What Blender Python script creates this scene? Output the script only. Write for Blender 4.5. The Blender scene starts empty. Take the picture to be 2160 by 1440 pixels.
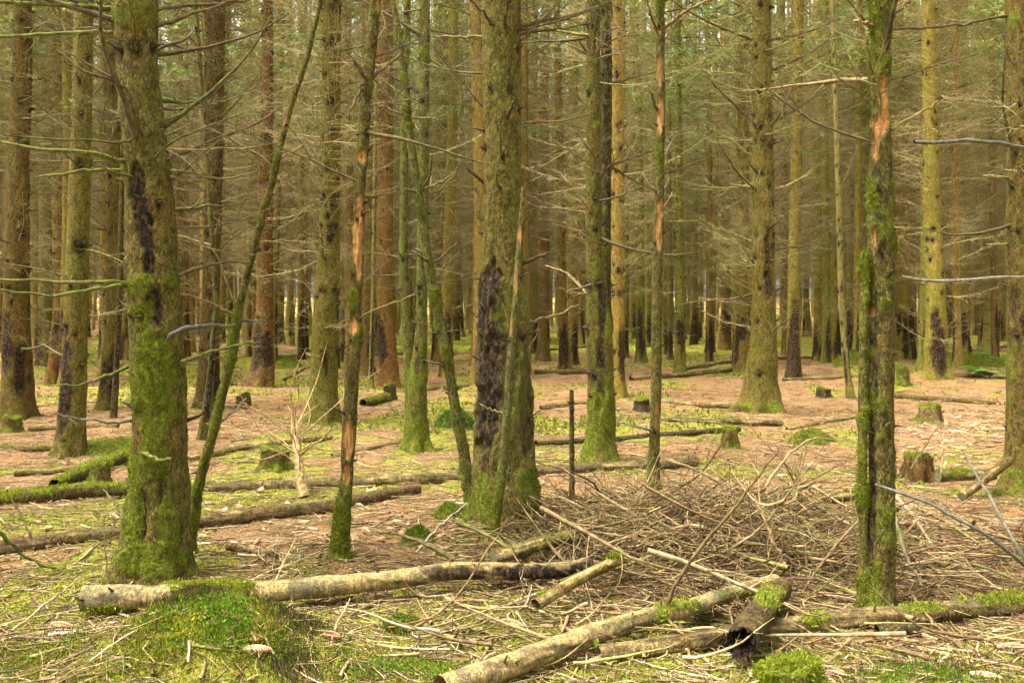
import bpy, math
import numpy as np
from mathutils import Vector, Matrix

# ------------------------------------------------------------------ camera, sky, sun, exposure
scene = bpy.context.scene
CAM_H, FPX, HORY = 1.6, 2100.0, 640.0          # photograph is 2160 x 1440
cam_d = bpy.data.cameras.new("camera")
cam_d.lens = 36.0 * FPX / 2160.0
cam_d.shift_y = -(720.0 - HORY) / 2160.0
cam_d.clip_start, cam_d.clip_end = 0.05, 2000.0
cam = bpy.data.objects.new("camera", cam_d)
scene.collection.objects.link(cam)
cam.location = (0, 0, CAM_H)
cam.rotation_euler = (math.radians(90), 0, 0)
scene.camera = cam

SUN_EL, SUN_AZ = 66.0, 250.0                   # compass-like azimuth, measured from +Y towards +X
world = bpy.data.worlds.new("World")
scene.world = world
world.use_nodes = True
wt = world.node_tree
sky = wt.nodes.new("ShaderNodeTexSky")
sky.sky_type = 'NISHITA'
sky.sun_disc = False
sky.sun_elevation = math.radians(SUN_EL)
sky.sun_rotation = math.radians(SUN_AZ)
sky.air_density, sky.dust_density, sky.ozone_density = 1.0, 4.0, 0.6
hs = wt.nodes.new("ShaderNodeHueSaturation")   # an even cloud cover: greyer than a clear sky
hs.inputs['Saturation'].default_value = 0.22
wt.links.new(sky.outputs[0], hs.inputs['Color'])
wm = wt.nodes.new("ShaderNodeMix"); wm.data_type = 'RGBA'; wm.blend_type = 'MULTIPLY'; wm.inputs[0].default_value = 1.0
wm.inputs[7].default_value = (1.0, 0.955, 0.84, 1)     # the photograph's warm white balance
wt.links.new(hs.outputs[0], wm.inputs[6])
wt.links.new(wm.outputs[2], wt.nodes['Background'].inputs['Color'])
wt.nodes['Background'].inputs['Strength'].default_value = 0.088

sun_d = bpy.data.lights.new("sun", 'SUN')
sun_d.energy, sun_d.angle, sun_d.color = 1.3, math.radians(32), (1.0, 0.95, 0.86)
sun = bpy.data.objects.new("sun", sun_d)
scene.collection.objects.link(sun)
_el, _az = math.radians(SUN_EL), math.radians(SUN_AZ)
sdir = Vector((math.sin(_az) * math.cos(_el), math.cos(_az) * math.cos(_el), math.sin(_el)))
sun.rotation_euler = sdir.to_track_quat('Z', 'Y').to_euler()
sun.location = (0, -5, 30)

vs = scene.view_settings
vs.view_transform, vs.look, vs.exposure, vs.gamma, vs.use_curve_mapping = 'Standard', 'None', 3.08, 1.0, False
cy = scene.cycles
cy.max_bounces, cy.diffuse_bounces, cy.glossy_bounces, cy.transmission_bounces = 4, 3, 1, 2
cy.transparent_max_bounces = 4
cy.caustics_reflective = cy.caustics_refractive = False
cy.use_denoising = True
cy.debug_use_spatial_splits = True
cy.use_adaptive_sampling = True
cy.adaptive_threshold = 0.04

# ------------------------------------------------------------------ helpers
def U32(a): return a.astype(np.int64).astype(np.uint32)
def hash3(ix, iy, iz, seed):
    with np.errstate(over='ignore'):
        n = U32(ix) * np.uint32(374761393) + U32(iy) * np.uint32(668265263) + U32(iz) * np.uint32(2246822519) + np.uint32(seed * 3266489917 % 4294967296)
        n = (n ^ (n >> np.uint32(13))) * np.uint32(1274126177)
        n = (n ^ (n >> np.uint32(15))) * np.uint32(2654435761)
        n = n ^ (n >> np.uint32(16))
    return n.astype(np.float64) / 4294967295.0
def vnoise(p, seed=0):
    p = np.asarray(p, float)
    i = np.floor(p); f = p - i; f = f * f * (3 - 2 * f)
    out = 0
    for dx in (0, 1):
        wx = f[..., 0] if dx else 1 - f[..., 0]
        for dy in (0, 1):
            wy = f[..., 1] if dy else 1 - f[..., 1]
            for dz in (0, 1):
                wz = f[..., 2] if dz else 1 - f[..., 2]
                out = out + wx * wy * wz * hash3(i[..., 0] + dx, i[..., 1] + dy, i[..., 2] + dz, seed)
    return out
def fbm(p, octv=3, seed=0, gain=0.5):
    a, s, t = 1.0, 0.0, 0.0
    p = np.asarray(p, float)
    for k in range(octv):
        s = s + a * vnoise(p * (2.03 ** k), seed + k * 17); t += a; a *= gain
    return s / t
def n2(x, y, scale, octv=3, seed=0):
    x = np.asarray(x, float); y = np.asarray(y, float)
    return fbm(np.stack([x / scale, y / scale, np.zeros_like(x) + 0.37], -1), octv, seed)
def sstep(a, b, x):
    t = np.clip((x - a) / (b - a), 0, 1); return t * t * (3 - 2 * t)

def mesh_np(name, verts, quads=None, tris=None, attrs=None, mats=(), midx=None, smooth=True):
    me = bpy.data.meshes.new(name)
    verts = np.ascontiguousarray(verts, np.float32)
    nq = 0 if quads is None else len(quads); nt = 0 if tris is None else len(tris)
    me.vertices.add(len(verts)); me.vertices.foreach_set('co', verts.ravel())
    idx = []
    if nq: idx.append(np.asarray(quads, np.int32).ravel())
    if nt: idx.append(np.asarray(tris, np.int32).ravel())
    idx = np.concatenate(idx)
    me.loops.add(len(idx)); me.loops.foreach_set('vertex_index', idx)
    st = np.concatenate([np.arange(nq) * 4, nq * 4 + np.arange(nt) * 3]).astype(np.int32)
    me.polygons.add(nq + nt); me.polygons.foreach_set('loop_start', st)
    if midx is not None: me.polygons.foreach_set('material_index', np.asarray(midx, np.int32))
    me.polygons.foreach_set('use_smooth', np.full(nq + nt, smooth, bool))
    for k, v in (attrs or {}).items():
        v = np.asarray(v, np.float32)
        if v.ndim == 1:
            a = me.attributes.new(k, 'FLOAT', 'POINT'); a.data.foreach_set('value', np.ascontiguousarray(v))
        else:
            a = me.attributes.new(k, 'FLOAT_COLOR', 'POINT')
            if v.shape[1] == 3: v = np.concatenate([v, np.ones((len(v), 1), np.float32)], 1)
            a.data.foreach_set('color', np.ascontiguousarray(v).ravel())
    for m in mats: me.materials.append(m)
    me.update(calc_edges=True); me.validate()
    return me

class Geo:                                       # collects verts / quads / tris with per-vertex colours
    def __init__(s): s.v, s.q, s.t, s.c, s.n = [], [], [], [], 0
    def add(s, v, q=None, t=None, c=None):
        if q is not None and len(q): s.q.append(np.asarray(q) + s.n)
        if t is not None and len(t): s.t.append(np.asarray(t) + s.n)
        s.v.append(v); s.n += len(v)
        if c is not None: s.c.append(np.broadcast_to(c, (len(v), 3)))
        return s
    def arrays(s):
        return (np.concatenate(s.v), np.concatenate(s.q) if s.q else None, np.concatenate(s.t) if s.t else None, np.concatenate(s.c) if s.c else None)
    def mesh(s, name, mats, smooth=True):
        v, q, t, c = s.arrays()
        return mesh_np(name, v, q, t, {'col': c} if c is not None else None, mats, None, smooth)

def norm(a): return a / np.maximum(np.linalg.norm(a, axis=-1, keepdims=True), 1e-9)
def tubes(P, R, sides):
    """P (M,n,3), R (M,n): M open tubes of n rings"""
    P = np.asarray(P, float); R = np.asarray(R, float)
    if P.ndim == 2: P, R = P[None], R[None]
    M, n = R.shape
    T = np.gradient(P, axis=1); T = norm(T)
    D = norm(P[:, -1] - P[:, 0])
    ref = np.where(np.abs(D[:, 2:3]) > 0.8, np.array([[1., 0, 0]]), np.array([[0., 0, 1]]))
    u = norm(np.cross(T, ref[:, None, :])); w = np.cross(T, u)
    a = np.arange(sides) * 2 * math.pi / sides
    V = P[:, :, None, :] + R[:, :, None, None] * (u[:, :, None, :] * np.cos(a)[None, None, :, None] + w[:, :, None, :] * np.sin(a)[None, None, :, None])
    i = np.arange(n - 1)[:, None]; j = np.arange(sides)[None, :]; jn = (j + 1) % sides
    q = np.stack([i * sides + j + 0 * jn, i * sides + jn, (i + 1) * sides + jn, (i + 1) * sides + j], -1).reshape(-1, 4)
    q = (q[None] + (np.arange(M) * n * sides)[:, None, None]).reshape(-1, 4)
    return V.reshape(-1, 3), q
def vcol(M, n, sides, c):                        # one colour per tube
    return np.repeat(np.asarray(c, float), n * sides, axis=0)

col = scene.collection
def new_obj(name, data, parent=None, loc=(0, 0, 0), rot=(0, 0, 0), scl=(1, 1, 1), color=None, **props):
    o = bpy.data.objects.new(name, data); col.objects.link(o)
    o.location, o.rotation_euler, o.scale = loc, rot, scl
    if parent is not None: o.parent = parent
    if color is not None: o.color = (*color, 1.0)
    for k, v in props.items():
        if v is not None: o[k] = v
    return o

# ------------------------------------------------------------------ materials
class NT:
    def __init__(s, name):
        s.m = bpy.data.materials.new(name); s.m.use_nodes = True
        s.t = s.m.node_tree; s.t.nodes.clear()
        s.out = s.n('ShaderNodeOutputMaterial')
    def n(s, typ, **kw):
        nd = s.t.nodes.new(typ)
        for k, v in kw.items(): setattr(nd, k, v)
        return nd
    def l(s, a, b): s.t.links.new(a, b)
    def put(s, sock, v):
        if hasattr(v, 'is_linked') or hasattr(v, 'links'): s.l(v, sock)
        elif isinstance(v, (tuple, list)) and len(v) == 3 and sock.type == 'RGBA': sock.default_value = (*v, 1)
        else: sock.default_value = v
    def mix(s, f, a, b, mode='MIX'):
        nd = s.n('ShaderNodeMix', data_type='RGBA', blend_type=mode)
        s.put(nd.inputs[0], f); s.put(nd.inputs[6], a); s.put(nd.inputs[7], b); return nd.outputs[2]
    def math(s, op, a, b=0.0, clamp=False):
        nd = s.n('ShaderNodeMath', operation=op, use_clamp=clamp)
        s.put(nd.inputs[0], a); s.put(nd.inputs[1], b); return nd.outputs[0]
    def ramp(s, f, lo, hi):
        nd = s.n('ShaderNodeMapRange', interpolation_type='SMOOTHSTEP')
        s.put(nd.inputs[0], f); nd.inputs[1].default_value = lo; nd.inputs[2].default_value = hi; return nd.outputs[0]
    def coord(s, scl=(1, 1, 1)):
        tc = s.n('ShaderNodeTexCoord'); mp = s.n('ShaderNodeMapping'); s.l(tc.outputs['Object'], mp.inputs[0]); mp.inputs['Scale'].default_value = scl
        oi = s.n('ShaderNodeObjectInfo'); cx = s.n('ShaderNodeCombineXYZ')
        s.l(s.math('MULTIPLY', oi.outputs['Random'], 37.0), cx.inputs[0]); s.l(cx.outputs[0], mp.inputs['Location']); return mp.outputs[0]
    def noise(s, co, scale, detail=4, rough=0.6):
        nd = s.n('ShaderNodeTexNoise'); s.l(co, nd.inputs['Vector']); nd.inputs['Scale'].default_value = scale
        nd.inputs['Detail'].default_value = detail; nd.inputs['Roughness'].default_value = rough; return nd.outputs[0]
    def voro(s, co, scale, feature='F1', out=0):
        nd = s.n('ShaderNodeTexVoronoi', feature=feature); s.l(co, nd.inputs['Vector']); nd.inputs['Scale'].default_value = scale; return nd.outputs[out]
    def attr(s, name, out='Fac'):
        nd = s.n('ShaderNodeAttribute'); nd.attribute_name = name; return nd.outputs[out]
    def ocol(s): return s.n('ShaderNodeObjectInfo').outputs['Color']
    def bump(s, h, strength, dist):
        nd = s.n('ShaderNodeBump'); s.put(nd.inputs['Height'], h); nd.inputs['Strength'].default_value = strength; nd.inputs['Distance'].default_value = dist; return nd.outputs[0]
    def surf(s, color, rough=0.9, spec=0.2, normal=None):
        b = s.n('ShaderNodeBsdfPrincipled'); s.put(b.inputs['Base Color'], color); s.put(b.inputs['Roughness'], rough)
        s.put(b.inputs['Specular IOR Level'], spec)
        if normal is not None: s.l(normal, b.inputs['Normal'])
        s.l(b.outputs[0], s.out.inputs['Surface']); return b

def make_bark(name, near=True, woodc=(0.56, 0.29, 0.10), blotch=0.):
    s = NT(name)
    co = s.coord((1, 1, 1)); coh = s.coord((1, 1, 0.55)); cov = s.coord((1, 1, 0.12))
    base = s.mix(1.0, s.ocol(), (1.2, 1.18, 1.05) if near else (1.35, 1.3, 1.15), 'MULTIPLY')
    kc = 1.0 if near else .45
    big = s.noise(co, 2.3, 3); mid = s.noise(coh, 22, 5, 0.7); fine = s.noise(coh, 95, 4, 0.7)
    c = s.mix(s.ramp(big, 0.3, 0.72), s.mix(1.0, base, (0.86, 1.0, 0.6), 'MULTIPLY'), s.mix(1.0, base, (1.08, 0.95, 0.9), 'MULTIPLY'))
    c = s.mix(s.ramp(mid, 0.38, 0.7), s.mix(1.0, c, (0.62, 0.62, 0.58), 'MULTIPLY'), s.mix(1.0, c, (1.25, 1.2, 1.1), 'MULTIPLY'))
    wv = s.n('ShaderNodeVectorMath', operation='ADD'); nzv = s.n('ShaderNodeTexNoise'); s.l(coh, nzv.inputs['Vector']); nzv.inputs['Scale'].default_value = 40; nzv.inputs['Detail'].default_value = 2
    sc_ = s.n('ShaderNodeVectorMath', operation='SCALE'); s.l(nzv.outputs['Color'], sc_.inputs[0]); sc_.inputs['Scale'].default_value = 0.03
    s.l(coh, wv.inputs[0]); s.l(sc_.outputs[0], wv.inputs[1]); cow = wv.outputs[0]
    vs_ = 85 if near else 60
    cell = s.voro(cow, vs_, 'F1', 'Color'); crev = s.voro(cow, vs_, 'DISTANCE_TO_EDGE')
    sp = s.n('ShaderNodeSeparateColor'); s.l(cell, sp.inputs[0])
    c = s.mix(s.math('MULTIPLY', s.ramp(sp.outputs[0], 0.42, 0.25), .8 * kc), c, s.mix(1.0, c, (0.42, 0.42, 0.38), 'MULTIPLY'))
    c = s.mix(s.math('MULTIPLY', s.ramp(sp.outputs[1], 0.72, 0.9), 0.75), c, s.mix(0.6, (0.33, 0.19, 0.075), c))        # rusty flakes
    c = s.mix(s.math('MULTIPLY', s.ramp(sp.outputs[2], 0.78, 0.92), 0.6), c, (0.17, 0.19, 0.05))                          # algae flecks
    c = s.mix(s.math('MULTIPLY', s.ramp(crev, 0.10, 0.02), 0.6 * kc), c, (0.028, 0.02, 0.011))                                # dark gaps between flakes
    c = s.mix(s.math('MULTIPLY', s.ramp(fine, 0.44, 0.32), 0.5 * kc), c, (0.03, 0.022, 0.012))
    lich = s.ramp(s.noise(co, 9, 5, 0.75), 0.62, 0.72)
    c = s.mix(s.math('MULTIPLY', lich, 0.35), c, (0.2, 0.24, 0.12))
    wood = s.attr('wood'); wn = s.noise(cov, 60, 5, 0.7); wb = s.noise(co, 10, 4, 0.7)
    wc = s.mix(s.ramp(wn, 0.35, 0.68), tuple(x * 0.45 for x in woodc), tuple(min(x * 1.25, 0.8) for x in woodc))
    wc = s.mix(s.math('MULTIPLY', s.ramp(wb, 0.52, 0.66), 0.6), wc, (0.12, 0.095, 0.055))
    if blotch:
        b1 = s.noise(s.coord((1, 1, 1)), 5.5, 5, 0.7); wc = s.mix(s.math('MULTIPLY', s.ramp(b1, 0.5, 0.6), blotch), wc, (0.13, 0.125, 0.085))
        b2 = s.noise(s.coord((1, 1, 1)), 13, 4, 0.7); wc = s.mix(s.math('MULTIPLY', s.ramp(b2, 0.58, 0.66), blotch), wc, (0.10, 0.12, 0.03))
    c = s.mix(wood, c, wc)
    dark = s.attr('dark'); dn = s.noise(coh, 40, 5, 0.75)
    dc = s.mix(s.ramp(dn, 0.45, 0.64), (0.014, 0.011, 0.008), (0.125, 0.072, 0.036))
    c = s.mix(dark, c, dc)
    moss = s.attr('moss'); mn = s.noise(co, 38, 5, 0.75)
    mc = s.mix(s.ramp(mn, 0.32, 0.7), (.055, .068, .008), (.235, .27, .025))
    c = s.mix(moss, c, mc)
    h = s.math('ADD', s.math('MULTIPLY', mid, 1.0), s.math('ADD', s.math('MULTIPLY', fine, 0.7), s.math('MULTIPLY', s.math('MINIMUM', crev, 0.12), 3.0)))
    nr = s.bump(h, 1.0 if near else 0.5, 0.016 if near else .012)
    s.surf(c, 0.88, 0.15, nr)
    return s.m
M_BARK = make_bark("bark", True)
M_BARKF = make_bark("bark_distant", False)  # distant copy: brightness for the dark background is put into its colour
M_LOG = make_bark("log_bark", True, (0.53, 0.39, 0.165), .7)

def make_stick():
    s = NT("dead_wood"); co = s.coord()
    n = s.noise(co, 30, 4); n_b = s.noise(co, 6, 3)
    c = s.mix(s.ramp(n, 0.35, 0.68), s.mix(1.0, s.ocol(), (0.55, 0.53, 0.5), 'MULTIPLY'), s.mix(1.0, s.ocol(), (1.25, 1.2, 1.15), 'MULTIPLY'))
    c = s.mix(s.math('MULTIPLY', s.ramp(n_b, 0.55, 0.68), 0.75), c, (0.11, 0.13, 0.018))
    s.surf(c, 0.85, 0.2, s.bump(n, 0.5, 0.004)); return s.m
M_STICK = make_stick()
def make_colmat(name, var=0.5, rough=0.85):
    s = NT(name); co = s.coord(); n = s.noise(co, 45, 3)
    a = s.attr('col', 'Color')
    c = s.mix(s.ramp(n, 0.3, 0.7), s.mix(1.0, a, (1 - var, 1 - var, 1 - var), 'MULTIPLY'), s.mix(1.0, a, (1 + var * .6,) * 3, 'MULTIPLY'))
    s.surf(c, rough, 0.2); return s.m
M_TWIG = make_colmat("twig_wood")
def make_leafy(name, usecol, trans=0.4):
    s = NT(name)
    if usecol: c = s.attr('col', 'Color')
    else:
        co = s.coord(); n = s.noise(co, 0.9, 3)
        c = s.mix(s.ramp(n, 0.35, 0.65), s.mix(1.0, s.ocol(), (0.7, 0.8, 0.75), 'MULTIPLY'), s.mix(1.0, s.ocol(), (1.35, 1.25, 1.0), 'MULTIPLY'))
    d = s.n('ShaderNodeBsdfDiffuse'); t = s.n('ShaderNodeBsdfTranslucent'); mx = s.n('ShaderNodeMixShader')
    s.l(c, d.inputs[0]); s.l(c, t.inputs[0]); mx.inputs[0].default_value = trans
    s.l(d.outputs[0], mx.inputs[1]); s.l(t.outputs[0], mx.inputs[2]); s.l(mx.outputs[0], s.out.inputs[0]); return s.m
M_MOSS = make_leafy("moss_leaf", True, 0.35)
M_NEEDLE = make_leafy("spruce_needles", False, 0.55)
def make_ground():
    s = NT("forest_floor"); co = s.coord()
    a, b, f = s.noise(co, 7, 5, 0.7), s.noise(co, 45, 5, 0.75), s.noise(co, 170, 4, 0.8)
    big = s.noise(co, 0.7, 3)
    c = s.mix(s.ramp(b, 0.34, 0.66), (0.125, 0.066, 0.029), (0.385, 0.225, 0.11))
    c = s.mix(s.math('MULTIPLY', s.ramp(f, 0.52, 0.7), 0.7), c, (0.57, 0.38, 0.205))
    c = s.mix(s.math('MULTIPLY', s.ramp(f, 0.45, 0.3), 0.7), c, (0.05, 0.028, 0.013))
    c = s.mix(s.math('MULTIPLY', s.ramp(big, 0.45, 0.65), 0.4), c, s.mix(1.0, c, (1.0, 0.95, 0.6), 'MULTIPLY'))
    damp = s.ramp(s.noise(co, 2.6, 5, 0.7), 0.53, 0.66)
    c = s.mix(s.math('MULTIPLY', damp, 0.9), c, s.mix(1.0, c, (0.42, 0.38, 0.36), 'MULTIPLY'))
    mn = s.noise(co, 60, 5, 0.75)
    mc = s.mix(s.ramp(mn, 0.32, 0.68), (0.10, 0.105, 0.013), (0.33, 0.33, 0.045))
    mk = s.ramp(s.math('ADD', s.attr('moss'), s.math('MULTIPLY', s.math('SUBTRACT', b, 0.5), 1.3)), 0.35, 0.65)
    c = s.mix(mk, c, mc)
    h = s.math('ADD', s.math('ADD', a, s.math('MULTIPLY', b, 0.7)), s.math('MULTIPLY', f, 0.4))
    s.surf(c, 0.95, 0.1, s.bump(h, 0.9, 0.03)); return s.m
M_GROUND = make_ground()
def make_cone_mat():
    s = NT("cone_scales"); co = s.coord(); n = s.noise(co, 60, 3)
    c = s.mix(s.ramp(n, 0.3, 0.7), s.mix(1.0, s.ocol(), (0.6, 0.55, 0.5), 'MULTIPLY'), s.mix(1.0, s.ocol(), (1.25, 1.25, 1.25), 'MULTIPLY'))
    s.surf(c, 0.7, 0.25); return s.m
M_CONE = make_cone_mat()
def make_cut():
    s = NT("cut_wood_face"); tc = s.n('ShaderNodeTexCoord')
    vl = s.n('ShaderNodeVectorMath', operation='LENGTH'); s.l(tc.outputs['Object'], vl.inputs[0])
    co = s.coord(); n = s.noise(co, 40, 4)
    ring = s.math('SINE', s.math('ADD', s.math('MULTIPLY', vl.outputs['Value'], 700.0), s.math('MULTIPLY', n, 5.0)))
    c = s.mix(s.ramp(ring, -0.6, 0.8), (0.09, 0.085, 0.045), (0.17, 0.165, 0.075))
    c = s.mix(s.ramp(n, 0.52, 0.68), c, (0.05, 0.08, 0.02))
    s.surf(c, 0.9, 0.1, s.bump(n, 0.4, 0.005)); return s.m
M_CUT = make_cut()

# ------------------------------------------------------------------ terrain
def px2w(px, py, d): return np.array([(px - 1080.0) / FPX * d, d, CAM_H + (HORY - py) / FPX * d])
def flat(px, py):                               # flat-ground guess of a pixel
    d = CAM_H * FPX / (py - HORY); return (px - 1080) / FPX * d, d
MOUNDS = []                                      # x, y, rx, ry, h
def mound_px(px, py, rx, ry, h): x, y = flat(px, py); MOUNDS.append((x, y, rx, ry, h))
MOUNDS.append((-1.30, 4.40, 0.46, 0.36, 0.26)); MOUNDS.append((-1.75, 4.25, 0.4, 0.3, 0.06))   # hummock under the long cut log
mound_px(330, 1200, 0.6, 0.5, 0.05); mound_px(1060, 1100, 0.7, 0.6, 0.06); mound_px(1605, 865, 0.9, 0.8, 0.06)
mound_px(1265, 975, 0.6, 0.5, 0.05); mound_px(1500, 1170, 1.2, 1.0, 0.05)
MOUNDS.append((-6.5, 17, 4, 3, 0.12)); MOUNDS.append((9.0, 22, 5, 5, 0.25))
def hgt(x, y, micro=True):
    x = np.asarray(x, float); y = np.asarray(y, float)
    dist = np.hypot(x, y)
    h = (n2(x, y, 1.7, 2, 3) - 0.5) * (0.14 + .12 * sstep(7, 11, dist)) * sstep(3.5, 6.5, dist) + (n2(x, y, 0.55, 2, 4) - 0.5) * 0.05 * sstep(4.6, 7, dist) + (n2(x, y, 9.0, 2, 5) - 0.5) * 0.35 * sstep(9, 22, dist)
    for (mx, my, rx, ry, mh) in MOUNDS:
        h = h + mh * np.exp(-((x - mx) / rx) ** 2 - ((y - my) / ry) ** 2)
    if micro: h = h + (n2(x, y, 0.18, 3, 8) - 0.5) * 0.06
    h = h + np.maximum(0, y - 150) * 0.015
    return h
def g(px, py):                                   # the point of the ground seen at a pixel
    x, d = flat(px, py)
    for _ in range(12):
        h = float(hgt((px - 1080) / FPX * d, d)); d = 0.5 * d + 0.5 * max(1.5, (CAM_H - h) * FPX / (py - HORY))
    x = (px - 1080) / FPX * d
    return np.array([x, d, float(hgt(x, d))])
BIAS = [(430, 1390, .7, .6, .75), (150, 1330, .8, .6, .5), (350, 1070, 1.2, .8, .25), (600, 1060, .9, .5, .22), (1200, 900, 2.2, 2.2, .28), (1950, 1400, 1.0, .35, .35),
        (900, 1380, .7, .5, .34), (1150, 1290, .5, .3, .22), (900, 980, .8, 1.0, .3), (1100, 720, 12, 8, .2), (1500, 710, 12, 8, .22), (1950, 720, 8, 6, .25), (300, 770, 5, 4, .2), (330, 1190, .6, .4, .3),
        (1900, 880, 3.5, 3.0, -.26), (1700, 820, 4, 4, -.06), (70, 940, 1.6, 2.0, -.3), (860, 1080, .9, .6, -.35), (1500, 1150, 1.1, .9, -.35), (600, 870, 2, 2, -.25), (2080, 1100, .8, 1.0, -.3),
        (1640, 1400, .3, .3, .4), (560, 1170, .5, .35, -.25), (1300, 1060, .7, .6, -.2)]
BIASW = [(*flat(a, b), rx, ry, s) for (a, b, rx, ry, s) in BIAS]
def mossmask(x, y):
    m = n2(x, y, 0.8, 5, 21) * 0.85 + n2(x, y, 3.3, 2, 29) * 0.35 - 0.105
    for (bx, by, rx, ry, s) in BIASW: m = m + s * 0.62 * np.exp(-((x - bx) / rx) ** 2 - ((y - by) / ry) ** 2)
    return sstep(0.42, 0.62, m)

rows = np.concatenate([np.linspace(-70, 2.0, 10), 2.2 * np.exp(np.arange(0, math.log(420 / 2.2), 0.0062))])
ncol = 330
uu = np.linspace(-1, 1, ncol); ext = np.array([.03, .08, .16, .3, .5, .75, 1.0])
W = 0.62 * np.maximum(rows, 2.2) + 1.1
inner = uu[None, :] * W[:, None]
outer = W[:, None] + (400 - W[:, None]) * ext[None, :]
GX = np.concatenate([-outer[:, ::-1], inner, outer], 1); GY = np.broadcast_to(rows[:, None], GX.shape)
GZ = hgt(GX, GY)
GM = mossmask(GX, GY)
nr_, nc_ = GX.shape
ii, jj = np.meshgrid(np.arange(nr_ - 1), np.arange(nc_ - 1), indexing='ij')
gq = np.stack([ii * nc_ + jj, ii * nc_ + jj + 1, (ii + 1) * nc_ + jj + 1, (ii + 1) * nc_ + jj], -1).reshape(-1, 4)
new_obj("ground", mesh_np("ground", np.stack([GX, GY, GZ], -1).reshape(-1, 3), gq, None, {'moss': GM.ravel()}, [M_GROUND]), kind="structure",
        label="forest floor of pinkish brown needle litter with yellow green moss patches")

# ------------------------------------------------------------------ dead branch library
def wander(rng, n, L, yaw, el, dyaw, del_, kink):
    """polyline of n points from the origin: heading yaw, elevation el, both drifting"""
    t = np.linspace(0, 1, n)
    ya = yaw + dyaw * t + np.cumsum(rng.normal(0, kink, n)); e = el + del_ * t + np.cumsum(rng.normal(0, kink * 0.7, n))
    d = np.stack([np.cos(e) * np.cos(ya), np.cos(e) * np.sin(ya), np.sin(e)], -1) * (L / (n - 1))
    p = np.zeros((n, 3)); p[1:] = np.cumsum(d[:-1], 0)
    return p, ya, e
def along(P, t):
    k = t * (len(P) - 1); i = min(int(k), len(P) - 2); return P[i] + (P[i + 1] - P[i]) * (k - i)
def gen_branch(rng, L=1.0, r0=0.010, el=0.15, del_=0.3, ntw=11, sub=1.0, sides=4, twl=0.42, bend=0.4):
    G = Geo()
    n = 9
    P, ya, e = wander(rng, n, L, 0, el, rng.normal(0, bend), del_ + rng.normal(0, .15), 0.10)
    R = r0 * (1 - 0.82 * np.linspace(0, 1, n) ** 0.9)
    v, q = tubes(P, R, sides); G.add(v, q)
    TP, TR, SP, SR = [], [], [], []
    sgn = rng.choice([-1, 1])
    for k in range(ntw):
        t = 0.12 + 0.85 * (k + rng.uniform(0, .9)) / ntw
        sgn = -sgn if rng.random() < .8 else sgn
        l = L * twl * (1.08 - t) * rng.uniform(.35, 1.15) + 0.04 * L
        i = min(int(t * (n - 1)), n - 1)
        p, y2, e2 = wander(rng, 5, l, ya[i] + sgn * rng.uniform(.5, 1.15), e[i] + rng.normal(0, .35), -sgn * rng.uniform(0, .6), rng.normal(0, .4), .12)
        p = p + along(P, t); TP.append(p); rr = r0 * (1 - .8 * t) * rng.uniform(.38, .6) + .0006
        TR.append(rr * np.linspace(1, .3, 5))
        s2 = 1
        for _ in range(rng.poisson(sub * 2.2 * l / (L * .3))):
            t2 = rng.uniform(.2, .95); s2 = -s2
            i2 = min(int(t2 * 4), 4)
            p3, _, _ = wander(rng, 3, l * rng.uniform(.2, .5), y2[i2] + s2 * rng.uniform(.4, 1.1), e2[i2] + rng.normal(0, .5), 0, 0, .15)
            SP.append(p3 + along(p, t2)); SR.append(np.linspace(rr * .55, rr * .25, 3) + .0004)
    v, q = tubes(np.array(TP), np.array(TR), 3); G.add(v, q)
    if SP: v, q = tubes(np.array(SP), np.array(SR), 3); G.add(v, q)
    return G
RB = np.random.default_rng(11)
BRLIB = [gen_branch(RB, 1.0, RB.uniform(.0055, .0085), RB.uniform(-.1, .35), RB.uniform(-.1, .5), int(RB.integers(9, 16)), 1.5) for _ in range(14)]
BRMESH = [b.mesh("branch", [M_STICK]) for b in BRLIB]
SNAPLIB = [gen_branch(RB, 1.0, RB.uniform(.014, .02), RB.uniform(-.1, .5), RB.uniform(-.2, .4), int(RB.integers(0, 3)) + 1, .6) for _ in range(6)]   # snapped, few twigs
SNAPMESH = [b.mesh("branch", [M_STICK]) for b in SNAPLIB]

def rotz_el(v, yaw, el):
    c, s_ = math.cos(el), math.sin(el)
    x, z = v[:, 0] * c - v[:, 2] * s_, v[:, 0] * s_ + v[:, 2] * c
    a, b = math.cos(yaw), math.sin(yaw)
    return np.stack([x * a - v[:, 1] * b, x * b + v[:, 1] * a, z], -1)
TWIGC = np.array([(.26, .215, .10), (.21, .165, .08), (.31, .26, .13), (.22, .21, .075), (.17, .125, .062), (.36, .31, .18)])

# whole sets of dead branches for the trees farther off (shared by many trees)
def branch_set(seed, z0=0.7, z1=9.6, dz=0.30, per=9, simple=False, lmax=1.9):
    rng = np.random.default_rng(seed); G = Geo(); z = z0
    while z < z1:
        k = rng.poisson(per * (.38 + .62 * min(1, max(0, z - 1.2) / 3.2))); ph = rng.uniform(0, 6.28)
        for i in range(k):
            b = BRLIB[rng.integers(len(BRLIB))]; v, q, _, _ = b.arrays()
            L = rng.uniform(.35, 1.0) * (lmax * (0.55 + .45 * min(1, z / 4)))
            if rng.random() < .25: L *= .4
            vv = rotz_el(v * L, ph + i * 6.28 / max(k, 1) + rng.normal(0, .3), rng.normal(.08, .3) - (.15 if z > 5 else 0))
            vv = vv + np.array([0, 0, z + rng.normal(0, .06)])
            if simple:                            # only main stem and twigs: first 9 rings + twigs
                q = q[: 8 * 4 + 40]
            G.add(vv, q)
        z += rng.uniform(.6, 1.4) * dz
    return G
SETMESH = [branch_set(100 + i, z0=.6 + .2 * (i % 3)).mesh("dead_branches", [M_STICK]) for i in range(6)]

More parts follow.
